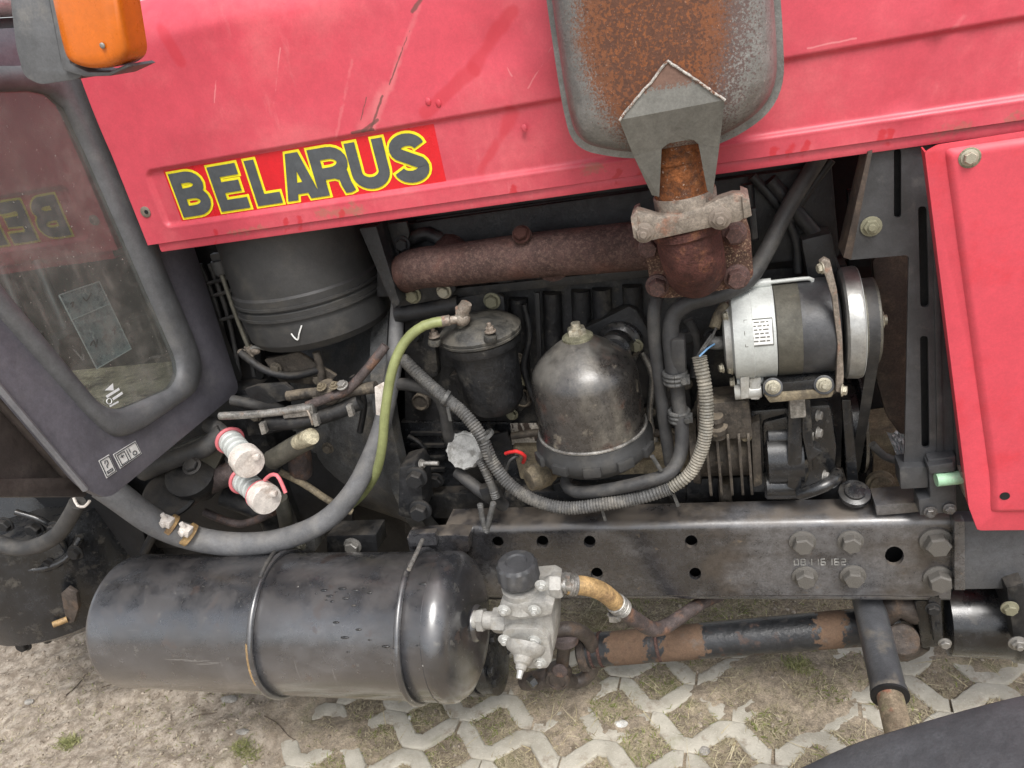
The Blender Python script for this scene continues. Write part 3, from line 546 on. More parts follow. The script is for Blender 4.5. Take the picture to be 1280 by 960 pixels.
build('round_boss', MB().lathe(cb, (-.15, -1, .1), [(0, .040), (.012, .040), (.016, .036), (.020, .030), (.045, .029), (.05, .024)], 32), M['oily'], BLK, bevel=0)
bolt(BLK, 795, 432, 1.215, 7, 'olivebolt')
slab('side_cover', [(500, 528), (640, 528), (690, 640), (505, 640)], 1.262, .02, 'oily', BLK, bevel=.003)
for i in range(6): slab('cover_fin', [(512, 541 + i * 15), (555, 541 + i * 15), (556, 545 + i * 15), (512, 545 + i * 15)], 1.255, .01, 'black', BLK, bevel=.001)
slab('peeling_label', [(638, 529), (700, 529), (700, 556), (640, 556)], 1.2585, .001, 'peel', BLK, bevel=0, label='peeling pale label on the block')
slab('block_ledge', [(640, 558), (880, 555), (880, 590), (650, 600)], 1.245, .04, 'tanmetal', BLK, bevel=.006)
slab('sump_rail', [(505, 618), (1060, 606), (1060, 632), (505, 650)], 1.235, .06, 'block', BLK, bevel=.004)
build('oil_pan', MB().box((-.15, 1.46, .50), .78, .30, .16), M['oily'], BLK, bevel=.03)
for x, y in ((545, 600), (600, 612), (700, 606), (905, 560), (1010, 570), (860, 420), (890, 420)): bolt(BLK, x, y, 1.235, 8, 'black')
pipe('oil_gallery', [(700, 575), (760, 568), (830, 562)], 1.225, 11, 'tanmetal', BLK)
# castings, plugs and pipes that crowd the block face
for pts in ([(560, 470), (600, 462), (650, 470), (660, 505), (640, 528), (575, 526)], [(505, 400), (540, 395), (548, 470), (510, 480)], [(800, 470), (860, 462), (866, 520), (805, 530)]): slab('casting_pad', pts, 1.250, .03, 'block', BLK, r=.008, bevel=.004)
for x, y, r in ((655, 495, 13), (528, 500, 12), (838, 545, 11), (815, 455, 12)): build('core_plug', MB().lathe(U(x, y, 1.262), (0, -1, .1), [(0, .001 * r + .006), (.012, .001 * r + .006), (.014, .001 * r + .003), (.008, .001 * r)], 24), M['grimy'], BLK, sharp=30)
for x, y in ((520, 420), (520, 465), (566, 512), (640, 518), (655, 475), (812, 515), (858, 480), (648, 448), (575, 545), (620, 545), (580, 618), (625, 628), (668, 600), (880, 540)): bolt(BLK, x, y, 1.243, 6, random.choice(['black', 'olivebolt', 'black', 'grimybolt']))
for q, r, mt in (([(655, 380), (662, 420), (655, 460), (668, 500)], 4, 'black'), ([(802, 440), (815, 470), (812, 520), (822, 560)], 4, 'steel'), ([(640, 545), (690, 540), (760, 548), (830, 540)], 5, 'grimy'), ([(866, 520), (880, 500), (905, 498), (930, 505)], 5, 'grimy'), ([(510, 545), (530, 560), (528, 590), (540, 620)], 3, 'black'), ([(860, 400), (872, 430), (868, 470)], 6, 'rubber'), ([(590, 345), (640, 352), (700, 345), (790, 336)], 4, 'black')): pipe('engine_pipe', [(x, y, 1.232) for x, y in q], 1.232, r, mt, BLK, seg=10)
slab('dipstick_guide', [(668, 366), (674, 366), (678, 470), (672, 470)], 1.24, .006, 'black', BLK, bevel=.001)
slab('wire_bracket', [(612, 545), (634, 540), (640, 562), (616, 566)], 1.225, .006, 'black', BLK, bevel=.001)
# black carrier plate with bright bolts beside the manifold
CAR = slab('bracket_plate', [(468, 282), (508, 277), (512, 292), (508, 305), (498, 312), (500, 325), (510, 356), (540, 354), (566, 349), (570, 362), (563, 372), (498, 384)], 1.205, .008, 'black', label='flat black bracket plate behind the air cleaner', bevel=.0015)
slab('bracket_fold', [(449, 286), (470, 283), (500, 380), (492, 386)], 1.16, .05, 'black', CAR, bevel=.0015)
bolt(CAR, 503, 305, 1.203, 8, 'black'); bolt(CAR, 516, 369, 1.203, 8.5, 'olivebolt'); bolt(CAR, 555, 364, 1.203, 7.5, 'zinc')
pipe('water_pipe', [(496, 392), (530, 388), (575, 380)], 1.22, 12, 'black', BLK)
pipe('breather_pipe', [(512, 300), (535, 292), (556, 306), (570, 330)], 1.23, 9, 'black', BLK)
# ---- air cleaner
AC = U(404, 405, 1.265); AC.z = .945
aprof = [(-.022, .03), (-.018, .095), (-.006, .128), (.008, .137), (.045, .1395), (.050, .1375), (.055, .1375), (.058, .1425), (.070, .143), (.073, .1385), (.078, .1385), (.081, .142), (.095, .143), (.099, .139), (.30, .137)]
AIR = build('air_cleaner', MB().lathe(AC, (0, 0, 1), aprof, 64), M['matt'], TR, 'big matt black air cleaner canister', sharp=28)
for zz in (.055, .076): build('rim_ring', MB().lathe(AC + Vector((0, 0, zz)), (0, 0, 1), [(0, .1385), (.0015, .1445), (.006, .1445), (.0075, .1385)], 64), M['matt'], AIR)
cx = AC + Vector((-.117, -.078, 0))
build('clip_bracket', MB().box(cx + Vector((.002, .0, .155)), .03, .012, .045), M['matt'], AIR, bevel=.004)
build('clip_lug', MB().cyl(cx + Vector((0, -.004, .14)), cx + Vector((0, -.004, .165)), .014), M['matt'], AIR, bevel=.002)
build('clip_rod', MB().tube([cx + Vector((0, -.008, .14)), cx + Vector((0, -.010, .06)), cx + Vector((.002, -.010, -.008))], .0042, 10), M['stator'], AIR)
wn_ = cx + Vector((.002, -.010, -.010))
WNG = build('wing_nut', MB().cyl(wn_ + Vector((0, 0, -.012)), wn_ + Vector((0, 0, .008)), .008).ball(wn_ + Vector((-.014, -.004, -.002)), .009, 12, (1.2, .5, .8)).ball(wn_ + Vector((.014, -.004, -.002)), .009, 12, (1.2, .5, .8)).cyl(wn_ + Vector((0, 0, -.024)), wn_, .0035), M['clamp'], AIR)
build('clip_arm', MB().tube([wn_ + Vector((-.006, 0, 0)), wn_ + Vector((.018, -.004, .006)), wn_ + Vector((.04, -.01, .004))], .004, 8), M['steel'], AIR)
def onac(px, py):                                                # a point on the canister's band, found along the sight line
    d = Vector(ray(px, py)).normalized(); o = Vector((0, 0, CAM_H)); R = .1412; ox, oy = o.x - AC.x, o.y - AC.y
    a = d.x ** 2 + d.y ** 2; b_ = 2 * (ox * d.x + oy * d.y); c = ox * ox + oy * oy - R * R
    t = (-b_ - math.sqrt(max(0, b_ * b_ - 4 * a * c))) / (2 * a); return o + d * t
build('chalk_tick', MB().tube([onac(x, y) for x, y in ((364, 417), (367, 421), (372, 425), (374, 417), (377, 407))], .0014, 6, .003), M['chalk'], AIR)
# ---- fuel filter with its banjo union
FC = U(598, 405, 1.18); FC.z = .925
FUE = build('fuel_filter', MB().lathe((FC.x, FC.y, .775), (0, 0, 1), [(0, .02), (.004, .040), (.018, .050), (.03, .053), (.11, .0575), (.128, .058), (.128, .066), (.134, .068), (.143, .068)], 40), M['black'], TR, 'dusty fuel filter bowl with a flat bolted lid')
LID = build('lid', MB().lathe((FC.x, FC.y, .9185), (0, 0, 1), [(0, .066), (.003, .071), (.007, .0715), (.009, .069), (.0095, .0715), (.014, .072), (.017, .069), (.026, .058), (.034, .040), (.038, .02)], 48), M['lid'], FUE, sharp=28)
for x, y, Y in ((543, 424, 1.125), (613, 419, 1.120)): build('lid_lug', MB().cyl(U(x, y + 7, Y), U(x, y, Y), .011), M['lid'], FUE, bevel=.002)
for x, y, Y in ((543, 420, 1.125), (613, 414, 1.125)): bolt(FUE, x, y, Y, 5.5, 'clamp', (0, 0, 1), 'nut', h=1.6)
STM = build('union_stem', MB().cyl(U(577, 432, 1.15), U(578, 400, 1.15), .0085), M['stator'], FUE)
BAN = build('banjo_union', MB().ball(U(578, 398, 1.14), .0135, 20).cyl(U(572, 399, 1.135), U(549, 403, 1.12), .0065, .008).hexa(U(578, 392, 1.14), (0.15, -.2, 1), .0125, .012).cyl(U(580, 386, 1.14), U(583, 379, 1.14), .0115, .0095), M['clamp'], FUE, 'bright dusty banjo union')
slab('filter_bracket', [(560, 388), (575, 372), (617, 364), (630, 372), (634, 420), (560, 430)], 1.225, .012, 'black', FUE, bevel=.004)
bolt(FUE, 615, 376, 1.223, 8.5, 'olivebolt')
# ---- centrifugal oil filter
OC = U(735, 500, 1.16)
OIL = build('oil_filter', MB().lathe((OC.x, OC.y, .742), (0, 0, 1), [(0, .0925), (.06, .0915), (.098, .090), (.112, .0865), (.124, .079), (.137, .066), (.152, .046), (.160, .034), (.166, .026), (.168, .02)], 64), mk('scuffed_dark_canister', (.034, .031, .029), .28, .0, .3, 9, [((.15, .135, .11), 12, .47, .72, {'rough': .5, 'fac': .75, 'stretch': (1, 1, .5)}), ((.30, .26, .2), 30, .58, .74, {'rough': .7, 'fac': .6}), ((.07, .035, .025), 18, .55, .7, {'fac': .7})], up=((.22, .21, .185), .5, 14), bump=.2, bscale=120, coat=.35, spec=.7), TR, 'domed dark oil filter canister with a nut on top')
build('seam_ring', MB().lathe((OC.x, OC.y, .738), (0, 0, 1), [(0, .0935), (.0015, .0955), (.004, .0955), (.0055, .0932)], 64), M['steel'], OIL)
build('filter_base', MB().lathe((OC.x, OC.y, .665), (0, 0, 1), [(0, .05), (.02, .085), (.034, .098), (.040, .1025), (.056, .1025), (.062, .0985), (.0735, .0965)], 64), M['matt'], OIL)
for a in range(5): build('base_lug', MB().box((OC.x + .1 * math.cos(3.7 + a * .55), OC.y + .1 * math.sin(3.7 + a * .55), .712), .03, .018, .018, Matrix.Rotation(3.7 + a * .55 + 1.57, 3, 'Z')), M['matt'], OIL, bevel=.003)
build('top_washer', MB().lathe((OC.x, OC.y, .908), (0, 0, 1), [(0, .026), (.004, .026), (.008, .02)], 28), M['olivebolt'], OIL)
build('top_nut', MB().hexa((OC.x, OC.y, .913), (0, 0, 1), .0165, .014, .1, .3).cyl((OC.x, OC.y, .925), (OC.x, OC.y, .936), .009, .0075), M['zinc'], OIL)
# ---- oil filler cap
FP = U(580, 563, 1.14); fd = Vector((-.05, -.86, .5)).normalized()
fx, fy, fz = frame(fd)
CAP = MB(); seg_ = 96
ring = lambda r0, t, k: [FP + fz * t + (fx * math.cos(2 * math.pi * i / seg_) + fy * math.sin(2 * math.pi * i / seg_)) * (r0 + k * .0022 * max(0, math.cos(12 * 2 * math.pi * i / seg_))) for i in range(seg_)]
CAP.rings([ring(.030, -.022, 0), ring(.0305, -.012, 0), ring(.0335, -.011, 1), ring(.0335, .001, 1), ring(.032, .0035, 1), ring(.0295, .0035, 0), ring(.0285, .0018, 0), ring(.020, .0012, 0), ring(.008, .0012, 0)])
build('filler_cap', CAP, mk('pale_scuffed_cap', (.30, .30, .29), .6, 0., .2, 26, [((.12, .115, .105), 38, .48, .64, {'rough': .85, 'fac': .8}), ((.46, .45, .43), 60, .6, .74)], bump=.06, micro=.15), TR, 'pale round oil filler cap with a scalloped rim')
pipe('filler_neck', [(583, 566, 1.16), (590, 580, 1.2), (600, 590, 1.27)], 1.2, 16, 'black')
# ---- oil pressure sensor
SEN = U(690, 588, 1.17); sdv = (U(655, 603, 1.13) - SEN)
build('pressure_sensor', MB().lathe(SEN, sdv, [(0, .018), (.010, .021), (.014, .024), (.036, .0245), (.040, .022), (.050, .020), (.052, .012)], 28), M['tanmetal'], TR, 'dusty round pressure sensor', sharp=30)
pipe('sensor_wire', [(632, 567, 1.13), (645, 564, 1.12), (656, 570, 1.13), (654, 578, 1.15)], 1.13, 2.4, 'wirered', label='thin red wire', seg=8)
pipe('sensor_wire', [(628, 600, 1.13), (638, 575, 1.12), (648, 570, 1.13)], 1.13, 1.8, 'rubber', seg=8)
# ---- alternator
AZ, AY = .886, 1.18
ax = lambda px: U(px, 405, AY).x
ALT = TRA = build('alternator', MB().lathe((ax(968), AY, AZ), (1, 0, 0), [(0, .0725), (.002, .0735), (.0365, .0735), (.037, .0738)], 56), M['stator'], TR, 'alternator with pale end housing, olive stator and black drive end')
xa = ax(906)
build('end_housing', MB().lathe((xa + .012, AY, AZ), (1, 0, 0), [(-.004, .06), (0, .074), (.028, .0765), (.029, .0745), (ax(967) - xa - .013, .0745), (ax(967) - xa - .012, .073)], 56), M['alu_pale'], ALT)
build('rear_plate', MB().lathe((xa - .004, AY, AZ), (1, 0, 0), [(0, .045), (.003, .060), (.016, .0625)], 40), M['alu'], ALT)
build('drive_housing', MB().lathe((ax(998), AY, AZ), (1, 0, 0), [(0, .0738), (.042, .0738), (.050, .070), (.056, .06)], 56), M['altblack'], ALT)
build('cooling_ring', MB().lathe((ax(1050), AY, AZ), (1, 0, 0), [(0, .080), (.003, .085), (.020, .0865), (.024, .085), (.0245, .078)], 64), M['ringalu'], ALT, sharp=30)
build('ring_face', MB().lathe((ax(1050) + .0243, AY, AZ), (1, 0, 0), [(0, .0855), (.001, .0845)], 64), M['alu_pale'], ALT)
PUL = build('pulley', MB().lathe((ax(1071), AY, AZ), (1, 0, 0), [(0, .052), (.004, .066), (.007, .066), (.013, .050), (.016, .050), (.022, .066), (.025, .066), (.027, .06), (.028, .02)], 56), M['stator'], ALT, sharp=25)
build('pulley_nut', MB().hexa((ax(1071) + .028, AY, AZ), (1, 0, 0), .015, .010, .2, .2).cyl((ax(1071) + .036, AY, AZ), (ax(1071) + .042, AY, AZ), .008), M['zinc'], ALT)
for ang in (-1.15, 1.55, 3.4):                                   # long tie bolts along the body
    yy, zz = AY - .079 * math.cos(ang), AZ + .079 * math.sin(ang)
    build('tie_bolt', MB().tube([(ax(962), yy, zz), (ax(1012), yy, zz), (ax(1016), yy + .004 * math.cos(ang), zz - .006 * math.sin(ang))], .0032, 10, .006), M['alu_pale'], ALT)
    build('bolt_channel', MB().cyl((ax(916), yy, zz), (ax(966), yy, zz), .0065), M['alu_pale'], ALT)
    bolt(ALT, 0, 0, 0, .0075, 'zinc', (-1, 0, 0), at=Vector((xa + .008, yy, zz)))
pl = [(-.0745, 28), (-.0745, -6)]
def onalt(a, x, r=.0752): return Vector((x, AY - r * math.cos(a), AZ + r * math.sin(a)))
lb = MB(); x0_, x1_ = ax(930), ax(962)
lb.rings([[onalt(a, x0_), onalt(a, x1_)] for a in np.linspace(.12, .62, 8)], False, False, False)
LBL = build('rating_plate', lb, M['paperwhite'], ALT); tx = MB()
for i, a in enumerate(np.linspace(.18, .56, 6)):
    xx = x0_ + .005
    while xx < x1_ - .006:
        wl_ = random.uniform(.003, .008); tx.rings([[onalt(a, xx, .0755), onalt(a, min(xx + wl_, x1_ - .004), .0755)], [onalt(a + .025, xx, .0755), onalt(a + .025, min(xx + wl_, x1_ - .004), .0755)]], False, False, False); xx += wl_ + .002
build('plate_border', MB().tube([onalt(.10, x0_ - .001), onalt(.10, x1_ + .001), onalt(.37, x1_ + .001), onalt(.64, x1_ + .001), onalt(.64, x0_ - .001), onalt(.37, x0_ - .001), onalt(.10, x0_ - .001)], .0007, 5, 1, False), M['stator'], ALT)
build('rating_print', tx, M['stator'], ALT)
ARM = slab('adjuster_strap', [(1024, 328), (1031, 323), (1038, 327), (1046, 360), (1053, 420), (1055, 470), (1053, 492), (1045, 490), (1047, 430), (1040, 372), (1032, 346)], 1.105, .012, 'clamp', ALT, bevel=.002)
bolt(ALT, 1027, 335, 1.10, 6, 'zinc', (-1, -.3, 0)); bolt(ALT, 1053, 488, 1.10, 6, 'zinc', (1, -.3, 0))
slab('mount_foot', [(936, 474), (952, 472), (950, 500), (938, 500)], 1.13, .03, 'alu', ALT, bevel=.003)
CR = slab('mount_cradle', [(955, 480), (1046, 472), (1048, 490), (1038, 497), (962, 503), (954, 494)], 1.12, .06, 'oily', ALT, bevel=.004)
slab('cradle_lip', [(955, 494), (1044, 488), (1040, 497), (962, 504)], 1.112, .012, 'tanmetal', ALT, bevel=.003)
for x, y in ((966, 484), (1030, 481)):
    bolt(ALT, x, y, 1.112, 7, 'zinc', (0, -1, .2), 'nut'); build('cradle_boss', MB().cyl(U(x, y, 1.115), U(x, y, 1.14), .015), M['altblack'], ALT, bevel=.002)
slab('rear_foot', [(925, 472), (937, 470), (936, 498), (926, 500)], 1.125, .04, 'alu', ALT, bevel=.003); build('rear_bush', MB().cyl(U(918, 490, 1.14), U(952, 487, 1.14), .0125), M['alu'], ALT, bevel=.002)
build('rear_terminal', MB().tube(L([(888, 428, 1.14), (896, 429, 1.14), (914, 427, 1.16)], 1.14), .0105, 14), M['zipgrey'], ALT)
for x, y in ((908, 395), (914, 462), (903, 460)): bolt(ALT, x, y, 1.14, 5, 'zinc', (-1, -.3, 0))
# ---- drive belt
def belt():
    mb = MB(); c0, r0 = Vector((ax(1071) + .0145, AY, AZ)), .066; c1, r1 = Vector((ax(1071) + .0145, 1.36, .60)), .09
    d = (c1 - c0); n = Vector((0, -d.z, d.y)).normalized(); n = n if n.y < 0 else -n
    pts = []; a0 = math.atan2(n.z, n.y)
    for k in range(20): a = a0 - math.pi * k / 19; pts.append(c0 + Vector((0, math.cos(a), math.sin(a))) * r0)
    for k in range(20): a = a0 + math.pi - math.pi * k / 19; pts.append(c1 + Vector((0, math.cos(a), math.sin(a))) * r1)
    R = []
    for i, p in enumerate(pts):
        c = c0 if i < 20 else c1; o = (p - c).normalized(); R.append([p + Vector((-.008, 0, 0)), p + Vector((.008, 0, 0)), p + Vector((.0055, 0, 0)) - o * .009, p + Vector((-.0055, 0, 0)) - o * .009])
    return mb.rings(R + [R[0]], False, False)
build('drive_belt', belt(), M['rubber'], TR, 'black drive belt', sharp=30)
build('crank_pulley', MB().lathe((ax(1071), 1.36, .60), (1, 0, 0), [(0, .09), (.006, .095), (.012, .08), (.024, .08), (.03, .095), (.036, .09), (.04, .03)], 48), M['oily'], TR, sharp=25)
for dx, y0 in ((.0, 1.30), (-.03, 1.26)): build('second_belt', MB().tube([(ax(1066) + dx, y0, .80), (ax(1064) + dx, y0 + .03, .68), (ax(1062) + dx, y0 + .05, .56)], .008, 8), M['rubber'], TR)
# ---- air compressor: finned cylinder and black crankcase
CZ = U(960, 560, 1.2)
CMP = build('compressor', MB().cyl(U(868, 562, 1.21), U(935, 558, 1.21), .048, .050, 32), M['grimy'], TR, 'dusty finned air compressor with a black crankcase')
for i, px in enumerate((884, 897, 910, 923, 934)):
    build('cooling_fin', MB().plate(rounded([Vector((U(px, 560, 1.21).x, 1.21 + a * .066, CZ.z + b * .066)) for a, b in ((-1, -1), (1, -1), (1, 1), (-1, 1))], .02), (.0045, 0, 0)), M['grimy'], CMP, bevel=.001)
build('cylinder_head', MB().lathe(U(862, 563, 1.21), (1, 0, 0), [(0, .04), (.004, .058), (.016, .060), (.018, .05)], 32), M['grimy'], CMP)
slab('crank_body', [(930, 514), (1040, 505), (1048, 560), (1044, 618), (935, 618)], 1.185, .09, 'oily', CMP, bevel=.014)
slab('flange', [(938, 530), (950, 525), (953, 606), (942, 610)], 1.165, .09, 'grimy', CMP, bevel=.003)
slab('crankcase', [(952, 528), (985, 520), (1010, 508), (1016, 520), (1018, 590), (1004, 612), (956, 606)], 1.175, .10, 'oily', CMP, bevel=.012)
build('crank_boss', MB().lathe(U(957, 546, 1.19), (1, 0, 0), [(0, .022), (.004, .026), (.05, .027), (.054, .022)], 28), M['oily'], CMP)
build('crank_boss', MB().lathe(U(955, 607, 1.17), (1, 0, 0), [(0, .02), (.004, .024), (.055, .025), (.06, .02)], 28), M['oily'], CMP)
slab('cylinder_casting', [(870, 506), (936, 500), (942, 548), (872, 552)], 1.150, .06, 'grimy', CMP, r=.008, bevel=.006)
build('crank_drum', MB().lathe(U(956, 570, 1.19), (1, 0, 0), [(0, .03), (.004, .05), (.060, .052), (.066, .044), (.068, .02)], 36), M['oily'], CMP, sharp=30)
slab('top_mount', [(986, 496), (1006, 494), (1008, 522), (988, 524)], 1.125, .04, 'steel', CMP, r=.004, bevel=.003)
slab('casting_web', [(985, 505), (1004, 503), (1002, 615), (984, 610)], 1.14, .03, 'oily', CMP, bevel=.004)
slab('casting_arm', [(1003, 500), (1013, 500), (1017, 560), (1028, 565), (1010, 580), (1003, 545)], 1.135, .03, 'oily', CMP, bevel=.003)
slab('belt_guard', [(1016, 520), (1036, 522), (1040, 606), (1016, 614)], 1.20, .05, 'oily', CMP, bevel=.006)
for x, y in ((1022, 519), (1022, 541), (1030, 595), (1012, 545)): bolt(CMP, x, y, 1.15, 6, 'steel', (1, -.4, 0))
build('relief_valve', MB().lathe(U(897, 545, 1.15), (0, -.15, 1), [(0, .014), (.010, .014), (.012, .018), (.022, .018), (.024, .011), (.034, .011), (.036, .014), (.044, .012)], 18), M['grimy'], CMP)
pipe('outlet_pipe', [(906, 600, 1.2), (907, 625, 1.21), (910, 640, 1.22)], 1.2, 8, 'grimy', CMP); bolt(CMP, 932, 545, 1.16, 6, 'tanmetal', (-.3, -1, 0))
pipe('compressor_line', [(1000, 618, 1.14), (1018, 612, 1.13), (1040, 602, 1.14), (1046, 592, 1.18)], 1.14, 8, 'oily', CMP)
slab('filter_plinth', [(868, 510), (935, 505), (936, 532), (868, 536)], 1.23, .03, 'tanmetal', BLK, bevel=.004)
slab('mount_plate', [(858, 600), (1050, 590), (1052, 625), (858, 632)], 1.225, .02, 'black', BLK, bevel=.003)
# ---- slotted radiator side plate, fan shroud and what shows behind
def slot(x0, y0, x1, y1, w_): return rounded([Vector((a, b, 0)) for a, b in ((x0 - w_, y0), (x0 + w_, y0), (x1 + w_, y1), (x1 - w_, y1))], w_ * .95, 4)
RB = slab('radiator_bracket', [(1090, 188), (1172, 172), (1196, 300), (1206, 520), (1207, 590), (1128, 600), (1131, 560), (1136, 322), (1133, 319), (1062, 325)], 1.115, .005, 'altblack', label='dark slotted upright plate beside the radiator', bevel=0,
          holes=[[(v.x, v.y) for v in slot(*q)] for q in ((1122, 186, 1122, 272, 4.6), (1153, 258, 1156, 384, 5.5), (1155, 420, 1157, 560, 5.0))])
slab('slot_shade', [(1118, 180), (1170, 180), (1166, 580), (1146, 580), (1146, 290), (1118, 290)], 1.135, .003, 'dark', RB, bevel=0)  # dark sheet behind the slots, shade put into its colour
slab('seal_strip', [(1085, 190), (1091, 188), (1064, 325), (1054, 322)], 1.10, .05, 'fan', RB, bevel=.001)
slab('plate_edge', [(1186, 260), (1196, 262), (1206, 590), (1196, 592)], 1.10, .03, 'altblack', RB, bevel=.001)
slab('plate_fold', [(1165, 190), (1172, 190), (1180, 590), (1172, 590)], 1.112, .02, 'altblack', RB, bevel=.001)
bolt(RB, 1089, 283, 1.113, 9.5, 'olivebolt', kind='nut', h=.7)
slab('foot_block', [(1124, 585), (1160, 583), (1161, 610), (1126, 612)], 1.10, .04, 'altblack', RB, bevel=.003)
slab('foot_bracket', [(1160, 575), (1195, 570), (1196, 640), (1150, 645), (1148, 625), (1163, 622)], 1.095, .04, 'altblack', RB, bevel=.003)
slab('foot_bracket', [(1160, 583), (1192, 578), (1194, 590), (1162, 593)], 1.085, .04, 'altblack', RB, bevel=.003)
FAN = slab('fan_shroud', [(1090, 322), (1140, 318), (1140, 540), (1126, 545), (1108, 520), (1094, 470), (1098, 400)], 1.24, .02, 'fan', r=.01, label='dusty brown fan shroud', bevel=.003)
slab('shroud_ring', [(1060, 240), (1140, 225), (1140, 330), (1060, 335)], 1.30, .02, 'dark', FAN)
pipe('lower_hose', [(1090, 555, 1.2), (1105, 570, 1.2), (1125, 576, 1.2), (1140, 574, 1.2)], 1.2, 5, 'rubber')
slab('rear_casting', [(1080, 545), (1140, 538), (1140, 640), (1070, 640)], 1.33, .1, 'tanmetal', BLK, bevel=.01)
def crumple():
    mb = MB(); n = 14; V = []; A, B, C_, D_ = [U(x, y, 1.315) for x, y in ((1108, 540), (1134, 538), (1134, 578), (1122, 572))]
    for i in range(n):
        for j in range(n):
            u, v = i / (n - 1), j / (n - 1); V.append(A.lerp(B, u).lerp(D_.lerp(C_, u), v) + Vector((0, random.uniform(-.006, .003), 0)))
    return mb.add(V, [(i * n + j, (i + 1) * n + j, (i + 1) * n + j + 1, i * n + j + 1) for i in range(n - 1) for j in range(n - 1)])
build('foil_patch', crumple(), M['foil'], TR, 'small crumpled silver foil behind the fan shroud', sharp=5)
build('hose_boss', MB().lathe(U(1100, 604, 1.25), (0, -1, .2), [(0, .025), (.012, .025), (.014, .02), (.02, .019), (.022, .008)], 24), M['tanmetal'], BLK)
build('steering_boss', MB().lathe(U(1067, 622, 1.165), (.05, -.4, 1), [(0, .022), (.010, .026), (.016, .025), (.018, .017), (.022, .016), (.023, .008)], 28), M['oily'], TR, sharp=30)
slab('lever_arm', [(1052, 500), (1064, 500), (1074, 610), (1060, 612)], 1.20, .015, 'oily', BLK, bevel=.003)
pipe('grease_sleeve', [(1170, 600, 1.085), (1206, 596, 1.09)], 1.085, 8.5, 'palegreen', label='pale green plastic sleeve', smooth=False)
slab('sleeve_bracket', [(1200, 590), (1212, 592), (1216, 625), (1206, 622)], 1.08, .03, 'clamp', bevel=.002)
# ---- chassis side member
YW = 1.12
ho = [circ(622, 678, 7.5), circ(678, 677, 7.5), circ(737, 677, 7.5), circ(864, 677, 8), circ(746, 717, 7.5), circ(869, 717, 7.5), circ(686, 717, 7.5), circ(1118, 695, 12)]
zt, zb = .541, .392; xl, xr = U(566, 700, YW).x, U(1192, 695, YW).x
outer = [Vector((xl, YW, zt)), Vector((xr, YW, zt)), Vector((xr, YW, zb + .004)), Vector((xr - .1, YW, zb + .006)), Vector((xl, YW, zb))]
bm_ = MB().plate(outer, (0, .008, 0), [[U(x, y, YW) for x, y in h] for h in ho])
xsb = [xl, xr]
def qprof(y0, z0, up):                                           # rolled corner and flange
    pr = []
    for k in range(9):
        a = math.pi / 2 * k / 8; pr.append((y0 + .016 * (1 - math.cos(a)), z0 + up * .016 * math.sin(a)))
    pr += [(y0 + .062, z0 + up * .016)]; pr += [(y0 + .062, z0 + up * .009), (y0 + .016, z0 + up * .009), (y0 + .008, z0)]
    return pr
for (zz, up) in ((zt, 1), (zb, -1)):
    pr = qprof(YW, zz, up)
    bm_.rings([[Vector((x, y, z + (.004 if up < 0 and x > 0 else 0))) for y, z in pr] for x in (xl, xr)])
BEAM = build('chassis_beam', bm_, M['beam'], TR, 'black steel chassis beam with punched holes and big bolts', sharp=40)
slab('hole_shade', [(570, 650), (1192, 648), (1192, 742), (570, 750)], 1.16, .004, 'dark', BEAM, bevel=0)  # dark sheet added behind the punched holes, stands in for their shade
for x, y, r in ((1003, 677, 12.5), (1063, 676, 12), (1006, 720, 12), (1066, 719, 12), (1170, 676, 15), (1173, 722, 14)): bolt(BEAM, x, y, YW - .001, r, 'beamsteel' if 'beamsteel' in M else 'beam', h=1.2)
slab('top_plate', [(1094, 632), (1150, 628), (1152, 640), (1096, 645)], 1.125, .05, 'beam', BEAM, bevel=.002)
for x, y in ((1108, 630), (1139, 630)): bolt(BEAM, x, y, 1.15, 7, 'olivebolt', (0, -.2, 1))
for x, y in ((1163, 640), (1187, 636)): bolt(BEAM, x, y, 1.092, 6, 'beam')
SEGS = {'0': 'abcdef', '1': 'bc', '2': 'abged', '6': 'afgedc', '8': 'abcdefg'}
num = MB(); nx0 = U(990, 700, YW).x
for i, ch in enumerate('08116162'):
    x0, z0, ww, hh = nx0 + .0035 + i * .0108, U(1025, 706, YW).z, .0066, .0125
    pt = dict(a=((0, 1), (1, 1)), b=((1, 1), (1, .5)), c=((1, .5), (1, 0)), d=((0, 0), (1, 0)), e=((0, .5), (0, 0)), f=((0, 1), (0, .5)), g=((0, .5), (1, .5)))
    for sgm in SEGS[ch]:
        p, q = pt[sgm]; num.tube([Vector((x0 + p[0] * ww, YW - .0002, z0 + p[1] * hh)), Vector((x0 + q[0] * ww, YW - .0002, z0 + q[1] * hh))], .0011, 6, smooth=False)
build('stamped_number', num, mk('dusty_stamp', (.25, .245, .23), .8, 0, .4, 90, bump=.2), BEAM)
slab('front_frame', [(1193, 652), (1340, 650), (1340, 736), (1193, 738)], 1.105, .03, 'mudguard', label='grey front frame extension', bevel=.006)
slab('frame_seam', [(1193, 652), (1206, 652), (1207, 738), (1193, 738)], 1.10, .02, 'beam', BEAM, bevel=.002)
